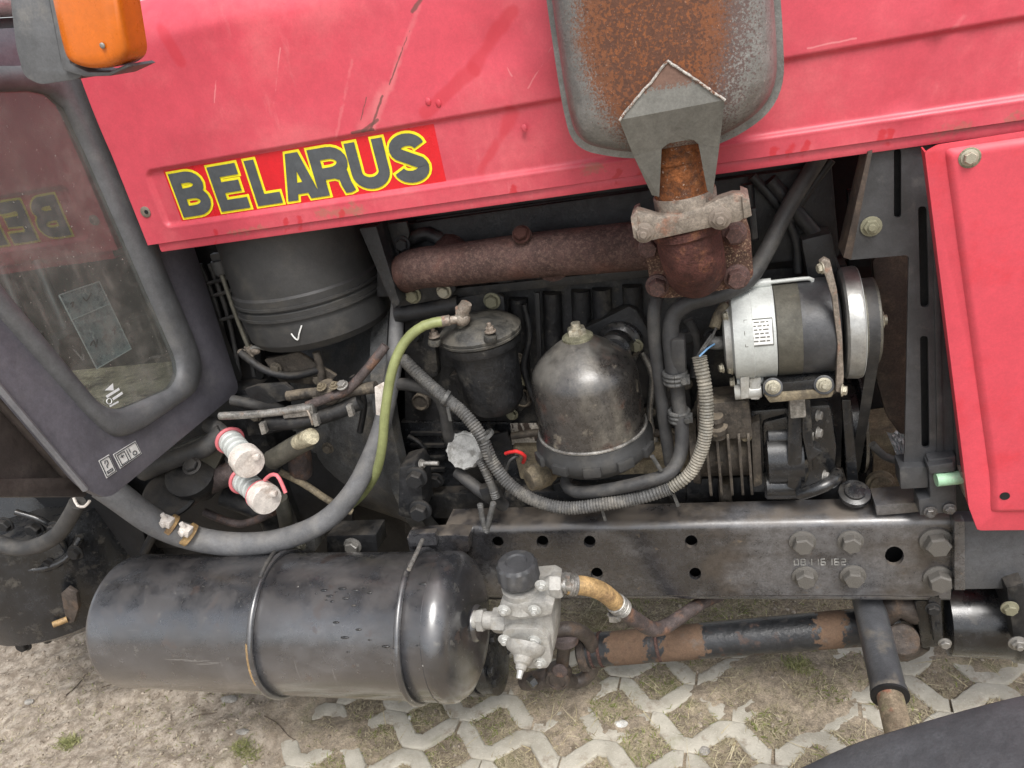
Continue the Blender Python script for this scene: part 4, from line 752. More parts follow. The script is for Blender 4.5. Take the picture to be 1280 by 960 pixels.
# ---- air tank with its straps
TZ, TY, TRAD = .462, .965, .128
tx = lambda px: U(px, 775, TY).x
tl, tr_ = tx(163), tx(566)
tp = [(0, .02), (.001, .08), (.004, .108), (.009, .120), (.016, .1265), (.024, TRAD), (tr_ - tl - .012, TRAD), (tr_ - tl - .010, TRAD + .0015), (tr_ - tl + .010, TRAD + .0005), (tr_ - tl + .024, .118), (tr_ - tl + .034, .098), (tr_ - tl + .040, .066), (tr_ - tl + .043, .02)]
TANK = build('air_tank', MB().lathe((tl, TY, TZ), (1, 0, 0), tp, 80), M['tank'], TR, 'long black cylindrical air tank held by two thin straps', sharp=50)
for px in (362, 531):
    x = tx(px); P = [Vector((x + .012 * math.sin(2 * a) * .3, TY - (TRAD + .003) * math.cos(a), TZ + (TRAD + .003) * math.sin(a))) for a in np.linspace(-2.6, 2.6, 60)]
    build('tank_strap', MB().tube(P, .0058, 10, .02, False), M['tank'], TANK)
    build('strap_rust', MB().tube([p + Vector((-.003, 0, 0)) for p in P[28:36]], .0056, 8, .02, False), M['tan_hose'] if px == 362 else M['tank'], TANK)
build('weld_seam', MB().lathe((tr_ - .0115, TY, TZ), (1, 0, 0), [(0, TRAD), (.001, TRAD + .0022), (.003, TRAD)], 80), M['tank'], TANK)
PORT = build('port_boss', MB().lathe((tr_ + .034, TY, TZ + .006), (1, 0, 0), [(0, .032), (.010, .032), (.016, .029), (.017, .02)], 32), M['tank'], TANK)
build('hose_stub', MB().tube([(tl + .004, TY + .02, TZ + .06), (tl - .015, TY + .03, TZ + .065), (tl - .03, TY + .08, TZ + .07)], .014, 14), M['rustpipe'], TANK)
build('end_plug', MB().hexa((tl + .002, TY + .03, TZ - .01), (-1, 0, 0), .02, .02), M['rust_red'], TANK)
# drops of standing water on top of the tank
for (x, y) in ((395, 742), (405, 738), (412, 745), (420, 740), (428, 736), (436, 742), (444, 738), (415, 752), (442, 757), (455, 735), (462, 741), (408, 750), (432, 748), (277, 733), (420, 778), (448, 787), (431, 797), (462, 800), (435, 815), (482, 808), (524, 738), (529, 730), (522, 807)):
    d = Vector(ray(x, y)).normalized(); o = Vector((0, 0, CAM_H)); oy, oz = o.y - TY, o.z - TZ
    a_ = d.y ** 2 + d.z ** 2; b_ = 2 * (oy * d.y + oz * d.z); c_ = oy * oy + oz * oz - TRAD ** 2; t_ = (-b_ - math.sqrt(max(0, b_ * b_ - 4 * a_ * c_))) / (2 * a_)
    p = o + d * t_; s_ = random.uniform(.0025, .006); build('water_drop', MB().ball(p, s_, 10, (random.uniform(.9, 1.5), .45, .4)), M['oily'], TANK)
slab('tank_bracket', [(508, 672), (560, 669), (586, 670), (586, 690), (512, 690)], 1.085, .035, 'beam', bevel=.003)
slab('bracket_plate', [(510, 668), (544, 666), (546, 682), (512, 684)], 1.07, .015, 'beam', bevel=.002)
pipe('clamp_spring', [(528, 675, .99), (519, 695, .935), (511, 712, .9)], .95, 2.8, 'steel', seg=8)
pipe('clamp_spring', [(343, 690, .97), (333, 705, .93), (325, 722, .90)], .95, 2.8, 'rubber', seg=8)
# ---- pressure regulator valve on the end of the tank
VY = .94
def vp(x, y, dY=0): return U(x, y, VY + dY)
VLV = slab('regulator_valve', [(630, 757), (640, 752), (672, 748), (688, 756), (693, 790), (692, 815), (682, 834), (662, 838), (636, 815), (628, 790)], VY - .02, .075, 'valve', label='grey cast air pressure regulator with a black cap', bevel=.007)
slab('body_flange', [(622, 762), (632, 756), (682, 752), (692, 757), (690, 768), (676, 772), (640, 776), (626, 772)], VY - .032, .09, 'valve', VLV, bevel=.004)
slab('cover_plate', [(627, 790), (634, 786), (672, 786), (686, 800), (690, 826), (684, 836), (660, 836), (634, 812)], VY - .034, .018, 'valve', VLV, r=.006, bevel=.003)
dmd = Vector((-.12, -.85, -.50)); dm0 = vp(657, 806, -.030)
build('cover_dome', MB().lathe(dm0, dmd, [(0, .034), (.006, .033), (.012, .029), (.016, .022), (.020, .0165), (.030, .0135), (.033, .010), (.040, .0085), (.043, .004)], 36), M['valve'], VLV, sharp=30)
build('nozzle', MB().cyl(dm0 + dmd.normalized() * .038, dm0 + dmd.normalized() * .054, .0062, .0045, 14), M['alu'], VLV)
for x, y, dd in ((631, 800, -.034), (668, 801, -.034), (675, 828, -.034), (630, 763, -.04), (668, 763, -.04), (677, 732, -.03)): bolt(VLV, x, y, VY + dd, 6.5, 'alu', kind='nut', h=.9)
VA = vp(655, 752); VB = vp(649, 722); 
build('neck', MB().lathe(VA, VB - VA, [(0, .036), (.006, .034), (.018, .031), (.034, .032)], 36), M['valve'], VLV)
cxx = VB + (VB - VA).normalized() * .0; ck = (VB - VA).normalized(); kx, ky, kz = frame(ck); kn = []
for t, r, k in ((-.004, .0305, 0), (0, .033, 1), (.028, .032, 1), (.033, .029, 0), (.034, .018, 0), (.031, .016, 0)):
    kn.append([cxx + kz * t + (kx * math.cos(2 * math.pi * i / 48) + ky * math.sin(2 * math.pi * i / 48)) * (r + (.0015 if k and (i // 2) % 2 else 0)) for i in range(48)])
build('black_cap', MB().rings(kn), M['altblack'], VLV, sharp=30)
build('inlet_nut', MB().hexa(vp(634, 776), vp(600, 774) - vp(634, 776), .022, .024, .08).cyl(vp(622, 776), vp(592, 774), .015, .015).hexa(vp(606, 775), (-1, 0, 0), .02, .012, .05), M['valve'], VLV)
build('outlet_elbow', MB().tube([vp(676, 745), vp(688, 733), vp(700, 730)], .017, 18, .006).hexa(vp(690, 731), (1, 0, .0), .021, .018), M['valve'], VLV)
build('outlet_stub', MB().cyl(vp(698, 731), vp(716, 731), .011).cyl(vp(706, 731), vp(709, 731), .014), M['steel'], VLV)
# ---- tan hose with clamps and the rusty pipe it feeds
TH = pipe('tan_hose', [(708, 731, .945), (730, 732, .955), (750, 738, .97), (766, 750, .985), (778, 762, 1.0)], .96, [12, 11.5], 'tan_hose', label='short tan rubber hose with wire clamps', seg=20)
pipe('rusty_pipe', [(772, 758, .995), (795, 775, 1.02), (815, 786, 1.045), (832, 783, 1.07), (855, 768, 1.11), (880, 752, 1.16), (900, 744, 1.2)], 1.02, [10, 8], 'rustpipe', label='bent rusty air pipe', seg=16)
def hclamp(p, d, r, parent, mat='steel', wdt=.010, lug=None):
    mb = MB(); d = Vector(d).normalized(); x, y, z = frame(d)
    for t in (-wdt * .45, 0, wdt * .45):
        mb.tube([p + z * t + (x * math.cos(a) + y * math.sin(a)) * r for a in np.linspace(0, 6.28, 26)], wdt * .24, 8, .02, False)
    if lug is not None: l = Vector(lug); mb.box(p + l * (r + .006), .014, .012, .012); mb.cyl(p + l * (r + .004) - x * .012, p + l * (r + .004) + x * .012, .0045)
    return build('hose_clamp', mb, M[mat], parent)
hclamp(U(716, 731, .948), U(735, 733, .957) - U(708, 731, .945), .0155, TH, lug=(-.3, -.3, .9)); hclamp(U(776, 759, .997), U(784, 768, 1.01) - U(766, 750, .985), .0155, TH, lug=(-.6, -.5, -.6)); hclamp(U(771, 755, .99), U(784, 768, 1.01) - U(766, 750, .985), .0155, TH)
# ---- propeller shaft, joints and gearbox output flange
SY = 1.18
s0, s1 = U(735, 813, SY), U(1125, 780, SY); sdv = (s1 - s0).normalized()
SH = build('propeller_shaft', MB().tube([s0, s1], .0345, 36, 1, False), M['shaft'], TR, 'black propeller shaft with patches of brown rust')
for px, py in ((739, 812.5), (750, 811.5), (822, 804.5)): c_ = U(px, py, SY); build('weld_ring', MB().lathe(c_, sdv, [(0, .0345), (.001, .0362), (.006, .0362), (.007, .0345)], 36), M['rust'], SH)
YK = build('joint_yoke', MB().tube(L([(690, 791, 1.13), (706, 786, 1.13), (724, 789, 1.14), (737, 800, 1.16), (742, 820, 1.17), (737, 842, 1.17), (720, 852, 1.16), (704, 846, 1.14)], SY), .0150, 16), M['joint'], SH, 'dark rusty universal joint')
build('yoke_head', MB().lathe(U(706, 797, 1.13), (.05, .1, 1), [(-.012, .02), (-.008, .027), (.008, .027), (.012, .02)], 24), M['rustpipe'], SH, sharp=30)
build('cross_arm', MB().cyl(U(706, 800, 1.14), U(702, 838, 1.15), .0135), M['joint'], SH)
build('pin_boss', MB().lathe(U(700, 838, 1.15), (0, -1, .15), [(0, .026), (.030, .026), (.034, .023), (.035, .018), (.032, .017), (.033, .008)], 32), M['joint'], SH, sharp=30); build('pin_cap', MB().lathe(U(700, 838, 1.118), (0, -1, .15), [(0, .016), (.003, .015), (.004, .010)], 24), M['rustpipe'], SH)
build('yoke_arm', MB().tube(L([(655, 852, 1.16), (672, 850, 1.15), (690, 844, 1.15)], SY), [.018, .024], 16), M['joint'], SH); build('yoke_bolt', MB().hexa(U(668, 850, 1.13), (-.6, -.7, -.1), .013, .014), M['oily'], SH)
build('yoke_arm', MB().tube(L([(655, 800, 1.17), (680, 794, 1.15), (700, 796, 1.14)], SY), [.022, .020], 16), M['joint'], SH)
build('yoke_collar', MB().lathe(U(724, 815, SY), sdv, [(0, .03), (.006, .040), (.018, .041), (.022, .036)], 32), M['joint'], SH)
fc = U(560, 824, 1.16); fdx = (U(640, 820, 1.16) - fc).normalized()
OUT = build('output_flange', MB().lathe(fc, fdx, [(0, .05), (.01, .075), (.055, .078), (.057, .070), (.060, .070), (.062, .079), (.080, .079), (.082, .073), (.088, .072), (.09, .078), (.115, .078), (.12, .06), (.125, .03)], 48), M['oily'], TR, 'black gearbox output flange behind the tank end', sharp=30)
for a in np.linspace(.3, 6.0, 6): bolt(OUT, 0, 0, 0, .009, 'oily', tuple(fdx), at=fc + fdx * .118 + Vector((0, -.06 * math.cos(a), .06 * math.sin(a))))
FJ = build('front_joint', MB().tube(L([(1100, 770, 1.17), (1122, 755, 1.16), (1145, 765, 1.165)], SY), .024, 14).ball(U(1130, 795, 1.18), .038, 18).cyl(U(1128, 800, 1.13), U(1130, 792, 1.2), .028, .028, 24, .003).tube(L([(1108, 805, 1.17), (1130, 812, 1.17), (1150, 800, 1.17)], SY), .022, 14), M['joint'], TR, 'dark front universal joint')
slab('joint_plate', [(1143, 752), (1172, 748), (1178, 808), (1152, 812)], 1.14, .05, 'oily', FJ, bevel=.006); slab('joint_plate', [(1160, 745), (1176, 742), (1180, 806), (1168, 806)], 1.12, .02, 'oily', FJ, bevel=.003)
bolt(FJ, 1166, 761, 1.118, 7, 'black'); bolt(FJ, 1181, 804, 1.10, 6, 'steel')
AXL = build('front_axle', MB().lathe(U(1176, 770, 1.17), (1, -.02, .01), [(0, .05), (.006, .068), (.10, .070), (.105, .075), (.13, .078), (.3, .08)], 40), M['oily'], TR, 'oily black front axle tube')
slab('axle_flange', [(1258, 735), (1280, 728), (1290, 800), (1268, 806)], 1.08, .12, 'black', AXL, bevel=.004); bolt(AXL, 1262, 760, 1.075, 8, 'olivebolt'); bolt(AXL, 1272, 804, 1.07, 8, 'steel', (0, -1, 0), 'nut')
# ---- steering strut running out to the front wheel
a_, b_ = U(1080, 728, 1.22), U(1112, 868, .98); m_ = U(1120, 898, .95)
STR = build('steering_strut', MB().lathe(a_, b_ - a_, [(0, .027), ((b_ - a_).length - .012, .027), ((b_ - a_).length - .010, .0285), ((b_ - a_).length, .0285), ((b_ - a_).length + .001, .022)], 32), M['strut'], TR, 'grey steering strut leaning down to the wheel')
build('inner_rod', MB().cyl(b_ - (b_ - a_) * .05, b_ + (b_ - a_).normalized() * .12, .0205, .0205, 28), mk('muddy_rod', (.22, .175, .12), .6, .2, .3, 30, [((.30, .10, .06), 22, .58, .7), ((.24, .23, .12), 40, .55, .7)], bump=.2), STR)
build('rod_seal', MB().lathe(b_ + (b_ - a_).normalized() * .001, b_ - a_, [(0, .0295), (.004, .0295), (.0045, .022)], 32), M['dark'], STR)
# ---- clutch housing, gearbox and linkage left of the engine
HX = U(500, 560, 1.2).x
def bell():
    mb = MB(); ang = np.linspace(-1.9, 1.9, 40); R = []
    for x, r in ((HX - .26, .20), (HX - .20, .215), (HX - .10, .245), (HX - .03, .275), (HX - .022, .30), (HX + .012, .30), (HX + .014, .27)):
        R.append([Vector((x, 1.46 - r * math.cos(a), .66 + r * 1.15 * math.sin(a))) for a in ang])
    return mb.rings(R, False, False, False)
BELL = build('clutch_housing', bell(), mk('dusty_grey_casting', (.062, .063, .064), .6, 0, .4, 10, [((.14, .125, .10), 14, .45, .7, {'rough': .9, 'fac': .8}), ((.02, .02, .02), 18, .56, .68, {'fac': .7, 'rough': .4})], bump=.35, bscale=120), TR, 'dusty grey clutch housing')
slab('mount_lug', [(498, 585), (518, 580), (526, 592), (530, 640), (514, 650), (497, 645)], 1.11, .06, 'black', BELL, bevel=.006)
for x, y in ((521, 596), (526, 637)): bolt(BELL, x, y, 1.108, 11, 'black', h=1.3)
bolt(BELL, 527, 580, 1.12, 5, 'steel', (1, -.2, .1)); pipe('stud', [(524, 579, 1.12), (548, 579, 1.12)], 1.12, 3, 'steel', BELL, seg=8, smooth=False)
slab('housing_foot', [(408, 670), (470, 668), (472, 690), (408, 692)], 1.10, .05, 'black', BELL, bevel=.003); bolt(BELL, 441, 682, 1.097, 9, 'steel')
slab('housing_foot', [(355, 672), (392, 668), (394, 690), (356, 692)], 1.08, .05, 'steel', BELL, bevel=.003); bolt(BELL, 375, 681, 1.078, 6, 'zinc', kind='nut')
GB = build('gearbox', MB().box((-1.42, 1.46, .62), .95, .46, .40), M['black'], TR, 'dark gearbox casting behind the tank', .03)
build('axle_housing', MB().lathe((-1.72, 1.30, .50), (.15, -1, -.05), [(0, .22), (.10, .225), (.14, .21), (.17, .16), (.19, .12), (.21, .115), (.22, .05)], 44), M['oily'], GB)
build('lower_casting', MB().lathe((-1.60, 1.22, .30), (0, 0, 1), [(0, .10), (.02, .19), (.06, .24), (.16, .25), (.30, .22)], 40), M['oily'], GB)
slab('drain_lever', [(76, 742), (84, 735), (95, 742), (98, 760), (92, 778), (84, 780), (80, 765)], 1.02, .01, 'joint', GB, bevel=.002); pipe('lever_pin', [(66, 781, 1.0), (84, 774, 1.02)], 1.0, 4, 'tan_hose', GB, seg=8, smooth=False)
build('round_boss', MB().lathe(U(24, 772, 1.05), (-.2, -1, .2), [(0, .03), (.03, .03), (.034, .022), (.05, .02)], 24), M['oily'], GB); bolt(GB, 6, 780, 1.04, 12, 'black'); bolt(GB, 45, 660, 1.08, 10, 'black')
for q_, r_ in (([(0, 700, 1.02), (40, 712, 1.03), (80, 700, 1.06), (100, 672, 1.1)], 5), ([(10, 745, 1.02), (45, 765, 1.02), (60, 800, 1.03)], 6), ([(20, 640, 1.05), (60, 655, 1.06), (85, 690, 1.08)], 4)): pipe('casting_seam', [tuple(p) for p in q_], 1.03, r_, 'oily', GB)
for x, y in ((20, 715), (62, 705), (30, 805), (95, 690), (8, 655), (70, 660)): bolt(GB, x, y, 1.05, 8, 'black')
pipe('casting_rib', [(40, 770, 1.06), (75, 745, 1.08), (110, 712, 1.12)], 1.08, 8, 'black', GB)
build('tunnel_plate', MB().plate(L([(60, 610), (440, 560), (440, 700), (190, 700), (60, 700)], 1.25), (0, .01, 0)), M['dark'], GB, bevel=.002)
slab('gearbox_side', [(-80, 560), (120, 560), (160, 720), (-80, 760)], 1.17, .02, 'black', GB, bevel=.004)
slab('inner_shield', [(95, 618), (165, 614), (188, 700), (110, 715)], 1.16, .01, 'dark', GB, bevel=.003)
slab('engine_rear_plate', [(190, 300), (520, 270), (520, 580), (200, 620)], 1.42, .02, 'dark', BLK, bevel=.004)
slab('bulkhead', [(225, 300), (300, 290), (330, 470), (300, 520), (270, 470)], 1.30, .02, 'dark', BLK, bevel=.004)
for i, q in enumerate((((262, 330), (285, 395), (300, 470)), ((274, 320), (300, 380), (318, 470)), ((250, 330), (270, 380), (282, 430)))): pipe('wiring_strand', [(x, y, 1.26) for x, y in q], 1.26, 3, 'rubber', BLK, seg=8)
for y in (355, 372, 405): pipe('cable_rib', [(258, y, 1.255), (300, y - 12, 1.255)], 1.255, 2.5, 'rubber', BLK, seg=6, smooth=False)
slab('dark_filler', [(330, 520), (570, 540), (570, 720), (330, 720)], 1.36, .02, 'dark', GB, bevel=.004)  # added dark filler plate, keeps bright ground from showing behind the housing
slab('radiator', [(1030, 150), (1300, 120), (1300, 640), (1030, 640)], 1.45, .06, 'dark', label='dark radiator behind the fan shroud', bevel=.004)  # radiator core, added as near-black backing to darken the bright gap
for q, r, mt in (([(300, 440), (330, 462), (365, 470), (400, 462)], 5, 'black'), ([(290, 500), (320, 506), (350, 512), (372, 535)], 7, 'rubber'), ([(395, 440), (402, 470), (398, 500)], 5, 'grimy'), ([(330, 540), (352, 534), (396, 530)], 5, 'black'), ([(180, 690), (230, 600), (262, 570)], 6, 'black'), ([(255, 640), (300, 655), (342, 640)], 5, 'rustpipe'), ([(440, 470), (455, 500), (450, 540)], 4, 'black')): pipe('linkage_pipe', [(x, y, 1.16) for x, y in q], 1.16, r, mt, GB, seg=10)
slab('linkage_plate', [(330, 450), (372, 440), (420, 470), (410, 482), (350, 478)], 1.17, .008, 'grimy', GB, bevel=.002); slab('linkage_plate', [(300, 500), (340, 498), (352, 540), (310, 545)], 1.18, .01, 'black', GB, bevel=.002)
for x, y in ((345, 460), (398, 474), (320, 520), (286, 600), (410, 560)): bolt(GB, x, y, 1.165, 6, 'grimybolt')
# linkage, valves and levers above the clutch housing
slab('linkage_bracket', [(305, 487), (320, 482), (355, 480), (365, 488), (362, 500), (335, 505), (312, 498)], 1.12, .01, 'black', label='black linkage bracket', bevel=.002); 
pipe('control_rod', [(275, 520, 1.09), (330, 517, 1.09), (390, 509, 1.09)], 1.09, 5, 'steel', label='dull steel control rod', seg=12)
slab('rod_clevis', [(352, 513), (390, 507), (392, 520), (354, 524)], 1.085, .018, 'steel', bevel=.003)
pipe('control_lever', [(385, 507, 1.10), (410, 497, 1.10), (436, 486, 1.11), (470, 448, 1.13), (482, 432, 1.14)], 1.1, 6, 'rustpipe', seg=12)
pipe('link_arm', [(335, 528, 1.10), (380, 526, 1.10), (420, 515, 1.11), (450, 502, 1.12)], 1.1, 10, 'black', seg=14)
LV = build('linkage_valve', MB().lathe(U(412, 492, 1.12), (0, 0, 1), [(-.015, .016), (-.01, .022), (.012, .022), (.015, .016), (.024, .012)], 20).tube(L([(395, 497, 1.12), (440, 488, 1.12), (470, 484, 1.12)], 1.12), .011, 14), M['grimy'], TR, 'brown dusty linkage valve')
pipe('valve_link', [(360, 495, 1.12), (385, 492, 1.12), (412, 490, 1.12)], 1.12, 7, 'grimy', LV)
for x, y in ((402, 484), (418, 482)): bolt(LV, x, y, 1.10, 5, 'tanmetal', (0, -.4, 1), 'nut')
for x, y in ((323, 530), (432, 508), (389, 520)): slab('spring_clip', [(x, y), (x + 6, y - 1), (x + 10, y + 12), (x + 4, y + 14)], 1.07, .01, 'steel', LV, bevel=.001)
bolt(LV, 428, 482, 1.10, 6, 'steel', (0, -.4, 1)); pipe('cotter_pin', [(384, 512, 1.085), (389, 524, 1.08), (391, 531, 1.08)], 1.085, 1.6, 'clamp', LV, seg=6)
GR = pipe('lever_shaft', [(340, 575, 1.11), (365, 560, 1.10), (385, 549, 1.09)], 1.1, 13, 'stator', label='control lever with a worn pale grip', seg=16); 
build('pale_grip', MB().lathe(U(371, 554, 1.085), U(409, 536, 1.05) - U(371, 554, 1.085), [(0, .012), (.004, .0135), (.050, .0155), (.055, .0150), (.056, .008)], 24), M['tanmetal'], GR)
g_ = mk('worn_pale_grip', (.42, .38, .27), .7, 0, .2, 40, [((.20, .17, .11), 44, .5, .7)], bump=.3)
GR.children[0].data.materials[0] = g_
pipe('selector_boss', [(373, 560, 1.15), (375, 575, 1.15), (376, 590, 1.16)], 1.15, [14, 15], 'rustpipe')
pipe('brown_rod', [(350, 590, 1.14), (380, 605, 1.14), (410, 625, 1.14), (440, 640, 1.15)], 1.14, 4.5, 'tanmetal', seg=10)
pipe('cross_tube', [(205, 640, 1.14), (250, 610, 1.14), (300, 585, 1.14)], 1.14, 15, 'rustpipe'); pipe('cross_tube', [(280, 620, 1.2), (330, 640, 1.2), (345, 665, 1.2)], 1.2, 14, 'black')
ST = build('steering_pump', MB().lathe(U(240, 595, 1.12), (.25, -.6, 1), [(-.06, .03), (-.02, .045), (.0, .05), (.012, .05), (.02, .04), (.026, .03), (.03, .015)], 32), M['black'], TR, 'black round pump body under the cab corner', sharp=30)
build('pump_flange', MB().lathe(U(215, 620, 1.10), (.3, -.5, 1), [(0, .05), (.006, .055), (.012, .055), (.016, .05)], 36), M['black'], ST); bolt(ST, 240, 583, 1.06, 9, 'black', (.25, -.6, 1))
pipe('pump_pipe', [(180, 590, 1.12), (215, 575, 1.10), (255, 560, 1.10), (280, 540, 1.12)], 1.11, 12, 'rubber', ST)
slab('pump_bracket', [(205, 565), (255, 545), (290, 548), (262, 600), (215, 612)], 1.13, .02, 'stator', ST, bevel=.004)
pipe('coupling_feed', [(262, 530, 1.14), (280, 545, 1.12), (292, 560, 1.11)], 1.12, 11, 'rubber', seg=14); pipe('coupling_feed', [(290, 570, 1.15), (300, 590, 1.13), (310, 605, 1.11)], 1.12, 10, 'rubber', seg=14); pipe('drain_pipe', [(350, 622, 1.12), (355, 640, 1.13), (358, 658, 1.15)], 1.13, 9, 'stator', seg=14)
# two hydraulic quick couplings with dirty caps and pink rings
def coupling(a, b, Ya, Yb, label):
    A, B = U(*a, Ya), U(*b, Yb); ln = (B - A).length; pr = [(0, .019)]
    for k in range(4): t = .004 + k * ln * .17; pr += [(t, .0205), (t + .002, .0228), (t + ln * .10, .0228), (t + ln * .10 + .002, .0205)]
    pr += [(ln * .74, .023), (ln * .76, .026), (ln * .97, .027), (ln, .025), (ln + .001, .012)]
    o = build('quick_coupling', MB().lathe(A, B - A, pr, 32), M['alu_pale'], TR, label, sharp=28)
    d = (B - A).normalized(); x, y, z = frame(d)
    build('dust_cap', MB().lathe(A + d * ln * .74, d, [(0, .026), (.002, .0285), (ln * .22, .0295), (ln * .27, .0275), (ln * .275, .01)], 32), M['cap'], o)
    build('cap_tab', MB().box(B + d * -.004 + x * .0 + Vector((.02, 0, .012)), .014, .012, .010), M['cap'], o, bevel=.004)
    build('pink_ring', MB().tube([A + d * .002 + (x * math.cos(t) + y * math.sin(t)) * .0245 for t in np.linspace(0, 6.28, 30)], .0036, 10, .05, False), M['pink'], o)
    build('ring_band', MB().lathe(A + d * ln * .705, d, [(0, .026), (.0015, .0285), (.003, .026)], 32), M['pink'] if 'strap' in label else M['cap'], o); return o
c1 = coupling((287, 550), (312, 580), 1.10, 1.035, 'upper hydraulic coupling with a dirty white cap'); c2 = coupling((303, 600), (334, 625), 1.09, 1.03, 'lower hydraulic coupling with a pink strap')
build('cap_strap', MB().tube(L([(331, 600, 1.05), (338, 594, 1.045), (346, 594, 1.04), (352, 604, 1.035), (357, 616, 1.03)], 1.05), .0036, 10), M['pink'], c2)
# ---- hoses and looms
H1 = pipe('grey_hose', [(128, 606, .98), (150, 622, .985), (195, 654, 1.0), (240, 672, 1.02), (290, 680, 1.03), (345, 676, 1.04), (400, 655, 1.05), (437, 620, 1.07), (463, 572, 1.10), (479, 525, 1.13), (492, 460, 1.17), (496, 400, 1.22), (499, 350, 1.26)], 1.04, [18, 8.0], 'hose', label='thick grey rubber hose looping down and up beside the engine', seg=20)
for x, y, q in ((213, 657, (190, 640)), (236, 668, (214, 658))):
    p = U(x, y, 1.008); d = U(x + 10, y + 5.5, 1.012) - p
    mb = MB(); xx, yy, zz = frame(d)
    mb.lathe(p - zz * .006, zz, [(0, .0215), (.001, .0228), (.011, .0228), (.012, .0215)], 30)
    cl = build('hose_clip', mb, M['tan_hose'], H1, 'rusty hose clip with a white screw lug')
    lug = p + Vector((.012, -.014, .020)); build('clip_screw', MB().box(lug, .020, .018, .016, Matrix.Rotation(.5, 3, 'Y')).cyl(lug, lug + Vector((.0, -.004, .020)), .0045).cyl(lug + Vector((-.006, -.012, 0)), lug + Vector((.004, .008, 0)), .007), M['cap'], cl, bevel=.002)
pipe('lower_hose', [(-6, 678, 1.0), (20, 685, 1.0), (45, 683, 1.0), (72, 668, .99), (88, 645, .985), (97, 628, .98)], 1.0, [11, 9.5], 'rubber', label='black hose under the cab step', seg=16)
pipe('tie_wire', [(92, 622, .975), (97, 632, .97), (106, 633, .968), (112, 626, .97)], .97, 1.8, 'cap', seg=6)
GH = pipe('green_hose', [(552, 402, 1.12), (530, 407, 1.11), (507, 426, 1.10), (491, 460, 1.085), (482, 510, 1.075), (478, 555, 1.075), (471, 588, 1.09), (457, 613, 1.12), (438, 632, 1.17), (422, 642, 1.21)], 1.1, 6.0, 'greenhose', label='olive green fuel hose', seg=14)
build('hose_ferrule', MB().cyl(U(563, 400, 1.125), U(546, 403, 1.12), .0088, .0092, 20, .001), M['clamp'], GH)
slab('white_label', [(468, 484), (479, 478), (482, 482), (478, 520), (470, 519)], 1.085, .003, 'cap', GH, bevel=.001)
CON = pipe('corrugated_conduit', [(503, 448, 1.15), (525, 470, 1.13), (552, 494, 1.11), (578, 515, 1.095), (600, 543, 1.085), (617, 580, 1.075), (640, 608, 1.065), (672, 627, 1.055), (710, 635, 1.05), (755, 630, 1.05), (800, 622, 1.055), (838, 610, 1.06)], 1.08, 8.5, 'conduit', label='ribbed black cable conduit sagging in front of the block', seg=14, step=.0024, corr=.86)
pipe('corrugated_conduit', [(838, 610, 1.06), (862, 592, 1.065), (877, 562, 1.07), (883, 530, 1.075), (882, 490, 1.085), (874, 446, 1.10)], 1.07, [8.5, 9.5], 'conduit_tan', CON, 'pale dusty upright run of ribbed conduit', seg=14, step=.0024, corr=.85)
pipe('corrugated_conduit', [(600, 575, 1.09), (612, 600, 1.085), (620, 622, 1.08)], 1.085, 6, 'conduit', CON, seg=12, step=.0022, corr=.85)
for q in ([(600, 630), (603, 648), (607, 662)], [(617, 628), (612, 648), (608, 664)]): pipe('conduit_tail', [(x, y, 1.07) for x, y in q], 1.07, 4, 'conduit', CON, seg=10, step=.0022, corr=.8)
H2 = pipe('coolant_hose', [(712, 592, 1.12), (707, 604, 1.10), (720, 615, 1.075), (760, 612, 1.06), (810, 601, 1.06), (838, 590, 1.07), (851, 565, 1.09), (852, 530, 1.10), (848, 500, 1.11), (846, 470, 1.11)], 1.07, [8, 9], 'rubber', label='black water hose running in front of the oil filter', seg=16)
pipe('upper_hose', [(843, 470, 1.11), (838, 420, 1.12), (842, 395, 1.13), (862, 378, 1.13), (900, 368, 1.14), (935, 350, 1.16), (960, 310, 1.18), (985, 260, 1.20), (1025, 195, 1.22)], 1.12, [11, 10], 'rubber', H2, 'black hose rising past the elbow flange', seg=18)
pipe('upright_hose', [(822, 372, 1.15), (818, 385, 1.13), (818, 420, 1.12), (825, 480, 1.12), (832, 540, 1.12), (838, 580, 1.12)], 1.12, [8, 8], 'rubber', label='upright black hose below the elbow', seg=14)
for x, y, r in ((844, 471, .0165), (849, 519, .0145)): hclamp(U(x, y, 1.11), (0.02, 0, 1), r, H2, 'zipgrey', .016, (.7, -.5, 0))
slab('hose_coupling', [(838, 425), (856, 424), (858, 470), (838, 470)], 1.10, .03, 'rubber', H2, bevel=.006)
for q in ([(872, 445), (880, 432), (890, 418)], [(876, 440), (888, 425), (895, 410)]): pipe('loose_wire', [(x, y, 1.11) for x, y in q], 1.11, 1.6, 'zipgrey', CON, seg=6)
pipe('blue_wire', [(874, 446, 1.10), (884, 436, 1.11), (893, 430, 1.13)], 1.11, 1.3, 'wireblue', CON, 'thin blue wire', seg=6); pipe('wire_boot', [(893, 410, 1.14), (898, 395, 1.15), (908, 380, 1.16)], 1.14, 7, 'tanmetal', CON, seg=10)
